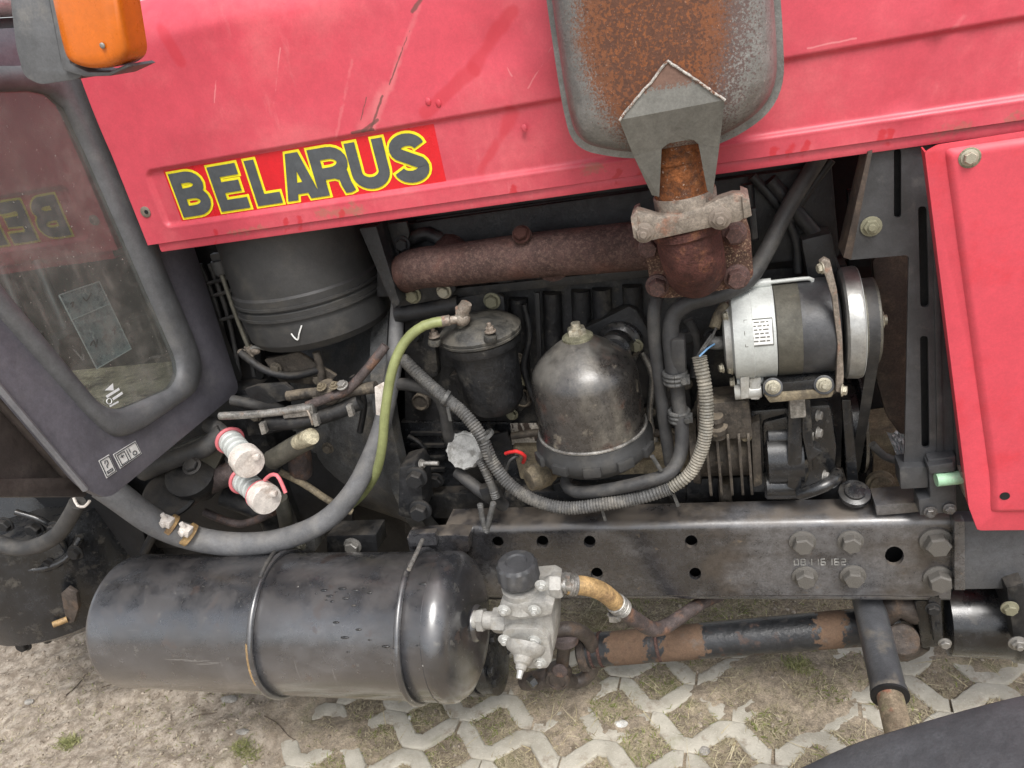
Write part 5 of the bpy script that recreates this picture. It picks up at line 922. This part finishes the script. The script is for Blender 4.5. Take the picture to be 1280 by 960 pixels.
for (x, y, d) in ((557, 497, (1, 0, -.8)), (750, 622, (1, 0, .15)), (840, 603, (1, 0, .5)), (607, 545, (.5, 0, -1))):
    p = U(x, y, 1.075 if x > 600 else 1.10); xx, yy, zz = frame(d)
    mb = MB(); r = .016 if x > 600 else .014; R = []
    for t in (-.0035, .0035): pass
    mb.lathe(p - zz * .0035, zz, [(0, r - .001), (.0005, r), (.0065, r), (.007, r - .001)], 24, False, False)
    ti = build('cable_tie', mb, M['zipgrey'], CON)
    build('tie_tail', MB().box(p + Vector((.004, -.012, -.026)), .005, .003, .026, Matrix.Rotation(random.uniform(-.4, .2), 3, 'Y')), M['zipgrey'], ti)
pipe('tie_end', [(826, 588, 1.06), (815, 570, 1.055)], 1.06, 3, 'zipgrey', CON, seg=8, smooth=False)
pipe('water_hose', [(498, 480, 1.16), (520, 482, 1.15), (545, 492, 1.14), (556, 512, 1.14), (560, 540, 1.15), (566, 560, 1.17)], 1.15, 8, 'rubber', label='short black hose bending down beside the filler cap', seg=14)
pipe('oil_pipe', [(572, 590, 1.15), (590, 605, 1.13), (610, 620, 1.12), (630, 632, 1.14)], 1.13, 8, 'rubber', seg=14)
slab('pipe_bracket', [(598, 612), (622, 606), (630, 620), (606, 630)], 1.10, .02, 'black', bevel=.003)
for q, r in (([(940, 220), (975, 260), (995, 300), (998, 340)], 6), ([(962, 225), (1000, 270), (1030, 310), (1045, 350)], 9), ([(935, 230), (938, 270), (942, 300)], 7), ([(1040, 200), (1010, 240), (985, 280)], 5)): pipe('engine_hose', [(x, y, 1.225) for x, y in q], 1.225, r, 'black', BLK, seg=12)
slab('hose_clip_plate', [(936, 262), (945, 260), (948, 298), (940, 300)], 1.18, .01, 'black', BLK, bevel=.002)
slab('thermostat_cover', [(1000, 300), (1040, 290), (1050, 345), (1010, 352)], 1.2, .05, 'black', BLK, bevel=.01)
# ---- cab front: panel, rubber surround, window, prints
XC = -.962
def LX(pts, X): return [UX(x, y, X) for x, y in pts]
win = rounded(LX([(-60, 116), (74, 112), (226, 458), (218, 484), (134, 520), (-60, 285)], XC), [0, .05, .035, .02, .05, 0], 7)
gas = rounded(LX([(-70, 84), (98, 82), (252, 452), (246, 488), (152, 553), (118, 530), (-70, 318)], XC), [0, .05, .05, .03, .07, .04, 0], 7)
pan = rounded(LX([(-80, 40), (112, 30), (240, 300), (300, 488), (136, 624), (106, 612), (-80, 392)], XC), [0, .03, 0, .02, .02, .03, 0], 5)
CABP = build('cab_panel', MB().plate(pan, (-.012, 0, 0), [gas]), M['cab'], TR, 'dark grey cab front panel beside the bonnet', .003)
build('panel_edge', MB().tube([p + Vector((.001, 0, 0)) for p in LX([(-80, 392), (106, 612)], XC)], .005, 8, 1, False), M['cabrim'], CABP)
ctr = sum(gas, Vector()) / len(gas)
def lerp_ring(f, dx):
    n = 90
    def at(P, t):
        acc = [0]; 
        for i in range(len(P)): acc.append(acc[-1] + (P[(i + 1) % len(P)] - P[i]).length)
        s_ = t * acc[-1]
        for i in range(len(P)):
            if acc[i + 1] >= s_: return P[i].lerp(P[(i + 1) % len(P)], (s_ - acc[i]) / max(1e-9, acc[i + 1] - acc[i]))
        return P[0]
    def pol(P):
        # walk both outlines by angle about the window's middle so that the surround stays even
        A = sorted(((math.atan2(q.z - wc.z, q.y - wc.y), q) for q in (at(P, k / 400) for k in range(400))), key=lambda e: e[0]); out = []
        for k in range(n):
            th = -math.pi + 2 * math.pi * k / n; out.append(min(A, key=lambda e: abs(e[0] - th))[1])
        return out
    a, b = pol(gas), pol(win); return [p.lerp(q, f) + Vector((dx, 0, 0)) for p, q in zip(a, b)]
wc = sum(win, Vector()) / len(win)
build('window_surround', MB().rings([lerp_ring(f, dx) for f, dx in ((-.02, .0), (.02, .006), (.10, .010), (.45, .013), (.80, .011), (.97, .004), (1.0, -.004), (1.02, -.012))], False, False), M['gasket'], CABP, 'soft black rubber window surround', sharp=60)
WIN = build('cab_window', MB().plate([p + Vector((-.004, 0, 0)) for p in lerp_ring(1.01, 0)], (-.003, 0, 0)), M['glass'], CABP, 'dusty cab window reflecting the red bonnet')
def onwin(x, y, dx=-.0005): return UX(x, y, XC + dx)
sq = [(73, 370), (124, 352), (164, 436), (121, 461)]
build('window_sticker', MB().plate([onwin(x, y, -.009) for x, y in sq], (-.0004, 0, 0)), M['sticker'], CABP, 'blue grey sticker stuck inside the window')
for a_, b_ in (((74, 369), (124, 352)), ((124, 352), (164, 436)), ((164, 436), (121, 461)), ((121, 461), (74, 369)), ((90, 400), (137, 380))): build('sticker_edge', MB().cyl(onwin(*a_, -.0085), onwin(*b_, -.0085), .0009, None, 6), M['white'], CABP)
for q_ in ([(88, 380), (92, 377), (90, 384)], [(104, 372), (108, 376), (112, 370), (114, 366)], [(113, 432), (117, 425), (120, 434), (122, 424)], [(128, 424), (133, 418), (132, 426)], [(141, 414), (144, 408), (143, 418)]): build('sticker_scribble', MB().tube([onwin(x, y, -.0084) for x, y in q_], .0011, 6, .004), M['ink'], CABP)
mb = MB()
for a, b in (((121, 470), (132, 480)), ((-1, -1), (-1, -1))):
    pass
tri_ = [(131, 488), (141, 479), (142, 488)]
mb.plate([onwin(x, y) for x, y in tri_], (.0003, 0, 0))
for a, b, w_ in (((133, 496), (149, 486), 1.4), ((141, 499), (153, 491), 1.4), ((137, 508), (148, 502), .9)):
    mb.plate([onwin(a[0] - w_ * .5, a[1] - w_), onwin(b[0] - w_ * .5, b[1] - w_), onwin(b[0] + w_ * .5, b[1] + w_), onwin(a[0] + w_ * .5, a[1] + w_)], (.0003, 0, 0))
mb.tube([onwin(136.5 + 3.2 * math.cos(t), 501.5 + 3.6 * math.sin(t)) for t in np.linspace(0, 6.28, 16)], .0007, 5, 1, False)
build('glass_print', mb, M['white'], CABP)
def sticker(quad, marks):
    q = [UX(x, y, XC + .0006) for x, y in quad]; o = build('white_sticker', MB().plate(q, (.0004, 0, 0)), M['paperwhite'], CABP, 'small white printed sticker'); mb = MB()
    P = lambda u, v: (q[0].lerp(q[1], u)).lerp(q[3].lerp(q[2], u), v) + Vector((.0007, 0, 0))
    for ln in marks: mb.tube([P(u, v) for u, v in ln], .0009, 5, 1, False)
    return build('sticker_print', mb, M['ink'], o)
sticker([(123, 576), (136, 568), (146, 589), (133, 598)], [[(.08, .06), (.92, .06), (.92, .94), (.08, .94), (.08, .06)], [(.35, .30), (.45, .18), (.62, .22), (.62, .36), (.40, .46), (.42, .56)], [(.25, .82), (.75, .82), (.75, .72), (.25, .72), (.25, .82)]])
sticker([(141, 568), (169, 551), (177, 567), (150, 586)], [[(.04, .07), (.96, .07), (.96, .93), (.04, .93), (.04, .07)], [(.12, .2), (.12, .85), (.42, .85), (.42, .2), (.12, .2)], [(.2, .4), (.34, .4)], [(.27, .3), (.27, .5)], [(.52, .2), (.52, .85)], [(.62, .2), (.62, .5)]] + [[(.76 + .08 * math.cos(t), .68 + .13 * math.sin(t)) for t in np.linspace(0, 6.28, 12)]])
# inside the cab
build('cab_floor', MB().box((-1.32, 1.095, .895), .70, .27, .02), M['floor_in'], TR, 'tan floor seen through the cab window')
build('cab_interior', MB().box((-1.66, 1.0, 1.2), .02, .6, .7), M['dark'], TR, 'dark inside of the cab', .004)
build('dash_wall', MB().box((-1.32, 1.245, 1.15), .70, .03, .62), M['matt'], TR, 'dark cab side wall behind the window', .008)
for dx in (0, .09): build('pedal', MB().box((-1.20 - dx, 1.10, 1.0), .02, .06, .08, Matrix.Rotation(.5, 3, 'Y')).cyl((-1.20 - dx, 1.12, 1.0), (-1.28 - dx, 1.2, 1.15), .009), M['matt'], TR, bevel=.003)
# panel and step left of the cab corner
SK = build('side_plate', MB().plate(LX([(-60, 420), (-2, 484), (98, 597), (98, 600), (-60, 602)], -1.0), (-.008, 0, 0)), M['skirt'], TR, 'dark brown plate beside the cab corner', .003)
build('step_rail', MB().plate(LX([(-60, 599), (96, 597), (112, 606), (108, 621), (-60, 622)], -.985), (-.02, 0, 0)), M['skirt'], SK, bevel=.003)
build('plate_fold', MB().tube(LX([(-20, 478), (85, 594)], -.993), .009, 10, 1, False), M['skirt'], SK)
# upper cab rail, lamp and its housing
CR_ = build('cab_rail', MB().box((-1.02, 1.05, 1.475), .09, .75, .05), M['gasket'], TR, 'grey cab cross rail', .012)
build('rail_trim', MB().cyl((-1.0, .70, 1.56), (-1.0, 1.17, 1.56), .022), M['alu'], CR_, bevel=.001); build('rail_glass', MB().plate([(-1.02, .65, 1.50), (-1.02, 1.17, 1.50), (-1.02, 1.17, 1.54), (-1.02, .65, 1.54)], (-.006, 0, 0)), M['greyplastic'], CR_)
YL = .86
LMP = slab('indicator_lamp', [(6, -60), (50, -60), (78, 86), (104, 93), (98, 99), (50, 106), (30, 96), (20, 60)], YL, .05, 'greyplastic', r=.008, label='grey plastic lamp housing', bevel=.006)
slab('housing_rim', [(50, -60), (58, -60), (88, 80), (110, 90), (136, 90), (158, 80), (163, 83), (137, 95), (106, 96), (78, 88)], YL - .006, .05, 'greyplastic', LMP, bevel=.002)
lens = rounded(L([(54, -60), (140, -60), (162, 70), (144, 84), (116, 87), (88, 78), (80, 60)], YL - .012), [0, 0, .012, .02, .02, .012, .02], 6)
lc = sum(lens, Vector()) / len(lens)
build('amber_lens', MB().rings([[lc + (p - lc) * s_ + Vector((0, dy, 0)) for p in lens] for s_, dy in ((1, .035), (1, .006), (.985, .001), (.95, -.003), (.88, -.006), (.6, -.009), (.2, -.010))]), M['amber'], LMP, 'amber indicator lens', sharp=60)
bolt(LMP, 128, 57, YL - .0235, 3.6, 'steel', kind='round', name='lens_screw')
# front mudguard (nearest the camera)
mg = [U(x, y, .72) for x, y in ((930, 1000), (965, 975), (1000, 958), (1060, 930), (1110, 913), (1160, 898), (1220, 881), (1290, 864), (1400, 845))]
mg = resample(mg, .02); R = []
for dy, dz in ((0, -.03), (0, -.004), (-.004, 0), (-.03, .004), (-.10, .010), (-.20, .012), (-.30, .006), (-.33, -.002), (-.335, -.03)): R.append([p + Vector((0, dy, dz)) for p in mg])
R2 = [[p + Vector((0, 0, -.006)) for p in r] for r in R[::-1]]
MG = build('mudguard', MB().rings(R + R2 + [R[0]], False, False, False), M['mudguard'], TR, 'scuffed grey black front mudguard with wet spots', sharp=60)
build('mudguard_stay', MB().tube([mg[len(mg) // 2] + Vector((0, -.05, -.01)), mg[len(mg) // 2] + Vector((.10, -.06, -.16)), mg[len(mg) // 2] + Vector((.25, -.04, -.24))], .012, 12), M['strut'], MG)
# ------------------------------------------------------------------ the ground and its grid paving
PA = math.radians(-5.2); PO = np.array([-.305, 1.246]); PER, AMP, PW, PITCH = .168, .0265, .0405, .0880
pu, pv = np.array([math.cos(PA), math.sin(PA)]), np.array([-math.sin(PA), math.cos(PA)])
def vnoise(x, y, s, seed):
    r = np.random.default_rng(seed).random((64, 64)); X, Y = x / s, y / s; i, j = np.floor(X).astype(int), np.floor(Y).astype(int); fx, fy = X - i, Y - j
    fx, fy = fx * fx * (3 - 2 * fx), fy * fy * (3 - 2 * fy); g_ = lambda a, b: r[a % 64, b % 64]
    return (g_(i, j) * (1 - fx) + g_(i + 1, j) * fx) * (1 - fy) + (g_(i, j + 1) * (1 - fx) + g_(i + 1, j + 1) * fx) * fy
def sstep(t): t = np.clip(t, 0, 1); return t * t * (3 - 2 * t)
def zig(u, row):                                                 # height of a row's centre line, flat at its turns
    t = (u / PER + .5 * (row % 2)) % 1.0; tri = np.abs(t * 2 - 1) * 2 - 1
    return np.clip(tri * 1.45, -1, 1) * AMP
def paver_dist(x, y):
    dx, dy = x - PO[0], y - PO[1]; u, v = dx * pu[0] + dy * pu[1], dx * pv[0] + dy * pv[1]; best = np.full(np.shape(x), 9.)
    base = np.floor(v / PITCH + .5)
    for k in (-1, 0, 1):
        row = (base + k).astype(int); best = np.minimum(best, np.abs(v - (row * PITCH + zig(u, row))))
    return best
def mound(x, y):
    m = .034 * sstep((-1.02 - x + .22 * (vnoise(x, y, .12, 3) - .5) + (y - 1.15) * .35) / .12)
    m = m + .026 * np.exp(-(((x - .09) / .115) ** 2 + ((y - 1.30) / .10) ** 2)) + .016 * np.exp(-(((x + .44) / .08) ** 2 + ((y - 1.25) / .05) ** 2)) + .020 * np.exp(-(((x + .93) / .09) ** 2 + ((y - 1.09) / .05) ** 2))
    m = m + .030 * sstep((y - 1.36 + .12 * (vnoise(x, y, .15, 8) - .5) - .15 * sstep((x - .1) / .3)) / .1) + .02 * np.exp(-(((x - .45) / .1) ** 2 + ((y - 1.42) / .07) ** 2))
    return m
def gz(x, y):
    d = paver_dist(x, y)
    h = -.0105 + .009 * (vnoise(x, y, .09, 1)) + .006 * (vnoise(x, y, .035, 2) - .5) + .004 * (vnoise(x, y, .013, 4) - .5) + .0025 * (vnoise(x, y, .006, 5) - .5)
    return h + mound(x, y) + sstep((-1.0 - x) / .2) * (.010 * (vnoise(x * .8 + y * .3, y * 1.6 - x * .5, .05, 41) - .5) + .007 * (vnoise(x, y, .02, 42) - .5))
xf = np.concatenate([[-300, -80, -30, -12, -6, -4, -3], np.arange(-2.6, 1.4, .008), [1.6, 2, 3, 5, 9, 20, 60, 300]])
yf = np.concatenate([[-300, -60, -15, -4, -1, 0, .4], np.arange(.6, 2.4, .008), [2.6, 3, 3.6, 5, 8, 15, 40, 120, 300]])
GX, GY = np.meshgrid(xf, yf, indexing='ij'); GZ = gz(GX, GY); far = sstep((np.maximum(np.abs(GX + .6) - 2.2, np.abs(GY - 1.4) - 1.3)) / 1.5); GZ = GZ * (1 - far) + .0 * far
V = np.stack([GX, GY, GZ], -1).reshape(-1, 3); nx, ny = GX.shape; I = (np.arange(nx - 1)[:, None] * ny + np.arange(ny - 1)[None, :]).reshape(-1)
F = np.stack([I, I + ny, I + ny + 1, I + 1], -1)
me = bpy.data.meshes.new('ground'); me.from_pydata(V.tolist(), [], F.tolist()); me.polygons.foreach_set('use_smooth', [True] * len(me.polygons))
def left_sand(t, c, r):
    sp = t.n('ShaderNodeSeparateXYZ'); t.l(t.co, sp.inputs[0]); f = t.mr(t.math('ADD', sp.outputs[0], t.math('MULTIPLY', t.noise(6), .5)), -.55, -1.05, 0., 1.)
    sand = t.mix(t.mr(t.noise(34, 9, .75), .36, .66), (.215, .175, .135), (.46, .40, .33)); sand = t.mix(t.mr(t.noise(190, 5, .8), .56, .72), sand, (.52, .45, .37)); sand = t.mix(t.mr(t.noise(60, 6, .7), .56, .68), sand, (.10, .078, .058)); sand = t.mix(t.math('MULTIPLY', t.mr(t.noise(11, 7, .7, dist=1.5), .48, .66), .55), sand, (.19, .152, .115))
    return t.mix(f, c, sand), r
M['soil'] = mk('sandy_soil', (.315, .26, .195), .95, 0, .35, 16, [((.15, .12, .088), 9, .48, .64, {'fac': .5}), ((.36, .295, .215), 45, .46, .68, {'fac': .85}), ((.14, .108, .078), 28, .56, .70, {'fac': .65}), ((.14, .15, .055), 8, .52, .64, {'fac': .55}), ((.45, .385, .30), 260, .60, .72, {'fac': .8}), ((.07, .055, .04), 190, .62, .72, {'fac': .7})], bump=1.0, bscale=190, spec=.15, extra=left_sand)
me.materials.append(M['soil']); GR_ = bpy.data.objects.new('ground', me); sc.collection.objects.link(GR_); GR_['kind'] = 'structure'; GR_['label'] = 'sandy soil ground with sunken grid paving'
# pavers: wavy concrete bars laid row by row, each a piece of its own
cm = NT('worn_concrete'); geo = cm.n('ShaderNodeNewGeometry'); cm.co = geo.outputs['Position']
cc = cm.mix(cm.mr(cm.noise(14, 6), .3, .7), (.37, .34, .28), (.52, .485, .41)); cc = cm.mix(cm.mr(cm.noise(230, 5, .8), .57, .70), cc, (.64, .60, .52)); cc = cm.mix(cm.mr(cm.noise(150, 6, .8), .60, .72), cc, (.20, .175, .14))
cc = cm.mix(cm.math('MULTIPLY', cm.mr(cm.noise(20, 7, .7), .52, .70), .75), cc, (.25, .20, .15)); cc = cm.mix(cm.math('MULTIPLY', cm.mr(cm.noise(9, 5), .58, .70), .35), cc, (.20, .21, .11))
cm.put(cm.b.inputs['Base Color'], cc); cm.b.inputs['Roughness'].default_value = .9; cm.b.inputs['Specular IOR Level'].default_value = .2
bp = cm.n('ShaderNodeBump'); bp.inputs['Strength'].default_value = .7; bp.inputs['Distance'].default_value = .003; cm.l(cm.noise(230, 7, .75), bp.inputs['Height']); cm.l(bp.outputs[0], cm.b.inputs['Normal'])
def paver_mesh(phase, var):
    r = random.Random(phase * 10 + var); fl_ = .17                      # half the flat part of a turn, in periods
    pts = []; sgn = 1 if phase == 0 else -1
    us = [0, fl_ * PER * .62, (.5 - fl_ * .62) * PER, (.5 + fl_ * .62) * PER, (1 - fl_ * .62) * PER, (1 + fl_ * .62) * PER, (1.5 - fl_ * .62) * PER, 1.5 * PER]
    vs = [1, 1, -1, -1, 1, 1, -1, -1]
    C = [Vector((u, sgn * v * AMP)) for u, v in zip(us, vs)]; C[0].x += .0025; C[-1].x -= .0025
    dense = []
    for i in range(len(C) - 1):
        m_ = max(2, int((C[i + 1] - C[i]).length / .011)); dense += [C[i].lerp(C[i + 1], k / m_) for k in range(m_)]
    dense.append(C[-1]); C = [dense[0]] + [(dense[i - 1] + dense[i] * 20 + dense[i + 1]) / 22 for i in range(1, len(dense) - 1)] + [dense[-1]]
    A, B = [], []
    for i in range(len(C)):
        d = (C[min(i + 1, len(C) - 1)] - C[max(i - 1, 0)]).normalized(); m = Vector((-d.y, d.x)); k = (PW / 2 - .001) * (1.0 + .10 * abs(d.y))
        A.append(C[i] + m * k); B.append(C[i] - m * k)
    A = [Vector((p.x + r.uniform(-.0008, .0008), p.y + r.uniform(-.0008, .0008), 0)) for p in A]; B = [Vector((p.x + r.uniform(-.0008, .0008), p.y + r.uniform(-.0008, .0008), 0)) for p in B]
    n = len(C); prof_ = ((1.0, -.05), (1.0, -.0055), (.90, -.0012), (.74, 0.), )
    rr = []
    for i in range(n):
        cv = Vector((C[i].x, C[i].y, 0)); e = .6 if i in (0, n - 1) else 1
        half = [cv + (A[i] - cv) * f + Vector((0, 0, z)) for f, z in prof_]; oth = [cv + (B[i] - cv) * f + Vector((0, 0, z)) for f, z in prof_]
        rr.append(half + oth[::-1])
    mb = MB(); mb.rings(rr); m = bpy.data.meshes.new('paver'); m.from_pydata(mb.v, [], mb.f)
    bm = bmesh.new(); bm.from_mesh(m); bmesh.ops.recalc_face_normals(bm, faces=bm.faces); bm.to_mesh(m); bm.free(); m.materials.append(cm.m)
    m.polygons.foreach_set('use_smooth', [True] * len(m.polygons)); m.set_sharp_from_angle(angle=.9); return m
PM = {(p, v): paver_mesh(p, v) for p in (0, 1) for v in range(3)}
npav = 0
for row in range(-6, 9):
    off = row * 2 % 3
    for q in range(-9, 9):
        n = q * 3 + off                                           # half periods from the row's start
        u = n * PER / 2; ph = (n + row) % 2
        c = PO + pu * (u + .75 * PER) + pv * row * PITCH
        if not (-1.45 < c[0] < .95 and .80 < c[1] < 1.95): continue
        mz = float(mound(np.array([c[0]]), np.array([c[1]]))[0])
        if mz > .031: continue
        o = bpy.data.objects.new('paver', PM[(ph, npav % 3)]); sc.collection.objects.link(o); o.parent = GR_; b = PO + pu * u + pv * row * PITCH
        o.location = (b[0] + random.uniform(-.002, .002), b[1] + random.uniform(-.002, .002), random.uniform(-.002, .002)); o.rotation_euler = (random.uniform(-.02, .02), random.uniform(-.012, .012), PA + random.uniform(-.012, .012)); npav += 1
# straw and grass in the gaps
def blades(name, N, cols, ln, flat, region, where, label, seed, width=.0009):
    r = np.random.default_rng(seed); x = r.uniform(region[0], region[1], N * 4); y = r.uniform(region[2], region[3], N * 4)
    keep = where(x, y, r); x, y = x[keep][:N], y[keep][:N]; n = len(x); z = gz(x, y) + r.uniform(0, .003, n)
    a = r.uniform(0, 6.283, n); el = np.abs(r.normal(0, flat, n)); l = r.uniform(*ln, n); wv = r.uniform(.6, 1.4, n) * width
    dx, dy, dz = np.cos(a) * np.cos(el), np.sin(a) * np.cos(el), np.sin(el); sx, sy = -np.sin(a), np.cos(a); bend = r.normal(0, .35, n)
    P = []
    for t, ww in ((0, 1), (.5, .9), (1, .15)):
        px = x + dx * l * t + sx * bend * l * t * t * .6; py = y + dy * l * t + sy * bend * l * t * t * .6; pz = z + dz * l * t - (.25 * l * t * t * np.sin(el)) + .0012
        for s_ in (-1, 1): P.append(np.stack([px + s_ * sx * wv * ww, py + s_ * sy * wv * ww, pz], -1))
    V = np.stack(P, 1).reshape(-1, 3); k = np.arange(n)[:, None] * 6; F = np.concatenate([k + np.array([[0, 1, 3, 2]]), k + np.array([[2, 3, 5, 4]])])
    me = bpy.data.meshes.new(name); me.from_pydata(V.tolist(), [], F.tolist())
    t = NT(name); t.co = t.n('ShaderNodeNewGeometry').outputs['Position']; c = t.mix(t.mr(t.noise(60, 3), .35, .65), cols[0], cols[1]); c = t.mix(t.mr(t.noise(170, 2), .52, .66), c, cols[2])
    t.put(t.b.inputs['Base Color'], c); t.b.inputs['Roughness'].default_value = .7; t.b.inputs['Specular IOR Level'].default_value = .2
    me.materials.append(t.m); o = bpy.data.objects.new(name, me); sc.collection.objects.link(o); o['kind'] = 'stuff'; o['label'] = label; return o
def in_gap(thr, seed, s=.10):
    def f(x, y, r): 
        d = paver_dist(x, y); m = mound(x, y); g_ = vnoise(x, y, s, seed)
        return ((d > PW / 2 + .001) | (m > .024)) & (g_ + r.uniform(-.25, .25, len(x)) > thr) & ((x > -1.0) | (r.random(len(x)) < .10))
    return f
blades('dry_grass', 60000, ((.30, .255, .165), (.44, .385, .26), (.18, .14, .09)), (.005, .018), .38, (-1.9, 1.0, .85, 2.1), in_gap(.34, 11), 'dry straw coloured grass in the paving gaps', 21, .0008)
blades('green_grass', 13000, ((.15, .175, .045), (.25, .27, .085), (.10, .115, .035)), (.006, .018), .55, (-1.9, 1.0, .85, 2.1), in_gap(.52, 17, .07), 'short green grass and moss in the paving gaps', 22)
blades('straw', 900, ((.45, .385, .235), (.55, .48, .33), (.32, .25, .14)), (.03, .075), .12, (-.9, 1.0, .85, 2.1), in_gap(.45, 23, .14), 'long pale straws lying on the soil', 23, .0010)
for k_, (px, py) in enumerate(((92, 938), (310, 945), (880, 800), (1000, 842))):
    q_ = UZ(px, py, 0.); blades('grass_tuft', 260, ((.19, .20, .08), (.32, .31, .15), (.15, .14, .06)), (.006, .022), .6, (q_.x - .035, q_.x + .035, q_.y - .025, q_.y + .025), lambda x, y, r: np.hypot((x - q_.x) / .035, (y - q_.y) / .025) < r.random(len(x)), 'small green grass tuft', 50 + k_)
def clods(name, N, smin, smax, mat, where, seed, label, region=(-2.2, 1.0, .75, 2.1)):
    r = np.random.default_rng(seed); x = r.uniform(region[0], region[1], N * 4); y = r.uniform(region[2], region[3], N * 4); k = where(x, y, r); x, y = x[k][:N], y[k][:N]; n = len(x)
    z = gz(x, y); s = smin + (smax - smin) * r.random(n) ** 3
    ico = bmesh.new(); bmesh.ops.create_icosphere(ico, subdivisions=1, radius=1); iv = np.array([v.co[:] for v in ico.verts]); ifc = np.array([[v.index for v in f.verts] for f in ico.faces]); ico.free()
    V = iv[None] * s[:, None, None] * (1 + r.uniform(-.28, .28, (n, len(iv), 1))) * np.stack([r.uniform(.7, 1.4, n), r.uniform(.7, 1.4, n), r.uniform(.4, .8, n)], -1)[:, None, :]
    V = V + np.stack([x, y, z + s * .15], -1)[:, None, :]; F = (ifc[None] + np.arange(n)[:, None, None] * len(iv)).reshape(-1, 3)
    me = bpy.data.meshes.new(name); me.from_pydata(V.reshape(-1, 3).tolist(), [], F.tolist()); me.materials.append(mat); o = bpy.data.objects.new(name, me); sc.collection.objects.link(o); o['kind'] = 'stuff'; o['label'] = label
gm = NT('gravel'); gm.co = gm.n('ShaderNodeNewGeometry').outputs['Position']; gc = gm.mix(gm.mr(gm.noise(110, 2), .35, .65), (.17, .135, .10), (.42, .36, .29)); gm.put(gm.b.inputs['Base Color'], gc); gm.b.inputs['Roughness'].default_value = .95
clods('gravel', 9000, .0012, .006, gm.m, lambda x, y, r: (mound(x, y) > .02) | ((paver_dist(x, y) > PW / 2) & (r.random(len(x)) < .6)), 31, 'loose grit and small clods on the soil')
# loose stones and twigs one can point at
def stone(px, py, s, mat, label, sq=(1, .7, .5)):
    p = UZ(px, py, .0); p.z = float(gz(np.array([p.x]), np.array([p.y]))[0]); mb = MB().ball((0, 0, 0), s, 12, sq); mb.v = [tuple(np.array(v) * (1 + random.uniform(-.14, .14)) + np.array(p) + np.array([0, 0, s * sq[2] * .3])) for v in mb.v]
    o = build('pebble', mb, mat, None, label); o['category'] = 'pebble'; return o
pw = mk('pale_stone', (.58, .56, .52), .7, 0, .1, 60, bump=.3); pg = mk('grey_stone', (.30, .28, .25), .8, 0, .2, 40, bump=.4)
stone(512, 896, .0075, pw, 'tiny white pebble in a gap between pavers below the tank', (.6, 1.2, .6)); stone(292, 886, .019, pg, 'flat grey pebble on the soil below the tank strap', (1.2, .6, .3)); stone(308, 925, .014, pg, 'flat grey pebble near the bottom edge, lower left', (1.3, .6, .3))
stone(43, 888, .013, pg, 'small grey pebble on the bare sand at far left', (1.2, .7, .4)); stone(822, 820, .010, pw, 'pale pebble on the straw behind the shaft', (1, 1, .5)); stone(880, 938, .012, pg, 'grey pebble inside a paver gap right of the valve', (1, 1, .5)); stone(777, 905, .012, pw, 'pale flat stone in the straw filled gap between pavers', (1.3, .8, .4))
tw_ = mk('dark_twig', (.10, .075, .055), .9, 0, .3, 60, bump=.4)
for pts, lab in (([(88, 882), (98, 874), (106, 862), (112, 852)], 'thin dark twig on the sand under the tank left end'), ([(132, 868), (150, 862), (165, 858)], 'dark twig under the black tank edge'), ([(178, 872), (196, 866), (214, 862)], 'dark twig below the tank between two others'), ([(335, 905), (350, 912), (362, 922), (370, 926)], 'bent brown twig beside the first paver'), ([(245, 907), (258, 903), (276, 901)], 'short dark twig beside the flat grey pebble')):
    P = []
    for x, y in pts: p = UZ(x, y, .0); p.z = float(gz(np.array([p.x]), np.array([p.y]))[0]) + .002; P.append(p)
    o = build('twig', MB().tube(P, [.0018, .0008], 6, .008), tw_, None, lab); o['category'] = 'twig'
# ------------------------------------------------------------------ beyond the tractor: a bare shrub against the sky
SHR = thing('bare_shrub', (-3.2, 7.0, 0), 'pale leafless shrub far behind the cab', 'shrub')
bark = mk('pale_bark', (.26, .24, .20), .9, 0, .3, 20, bump=.4)
trk = MB().tube([(-3.2, 7, -.05), (-3.2, 7.02, .5), (-3.15, 7.0, 1.0)], [.05, .03], 8, .2); build('trunk', trk, bark, SHR)
tw = MB(); rs = random.Random(5)
for k in range(420):
    a = rs.uniform(0, 6.28); h = rs.uniform(.2, 1.0); l = rs.uniform(.8, 1.9); p0 = Vector((-3.2, 7, h)); d = Vector((math.cos(a) * rs.uniform(.3, 1.1), math.sin(a) * .6, rs.uniform(.4, 1.2))).normalized()
    p1 = p0 + d * l * .5 + Vector((rs.uniform(-.1, .1), 0, rs.uniform(-.1, .1))); p2 = p0 + d * l + Vector((rs.uniform(-.25, .25), rs.uniform(-.2, .2), rs.uniform(-.1, .2)))
    tw.tube([p0, p1, p2], [.010, .003], 4, .3, False)
build('crown', tw, bark, SHR, kind='stuff')
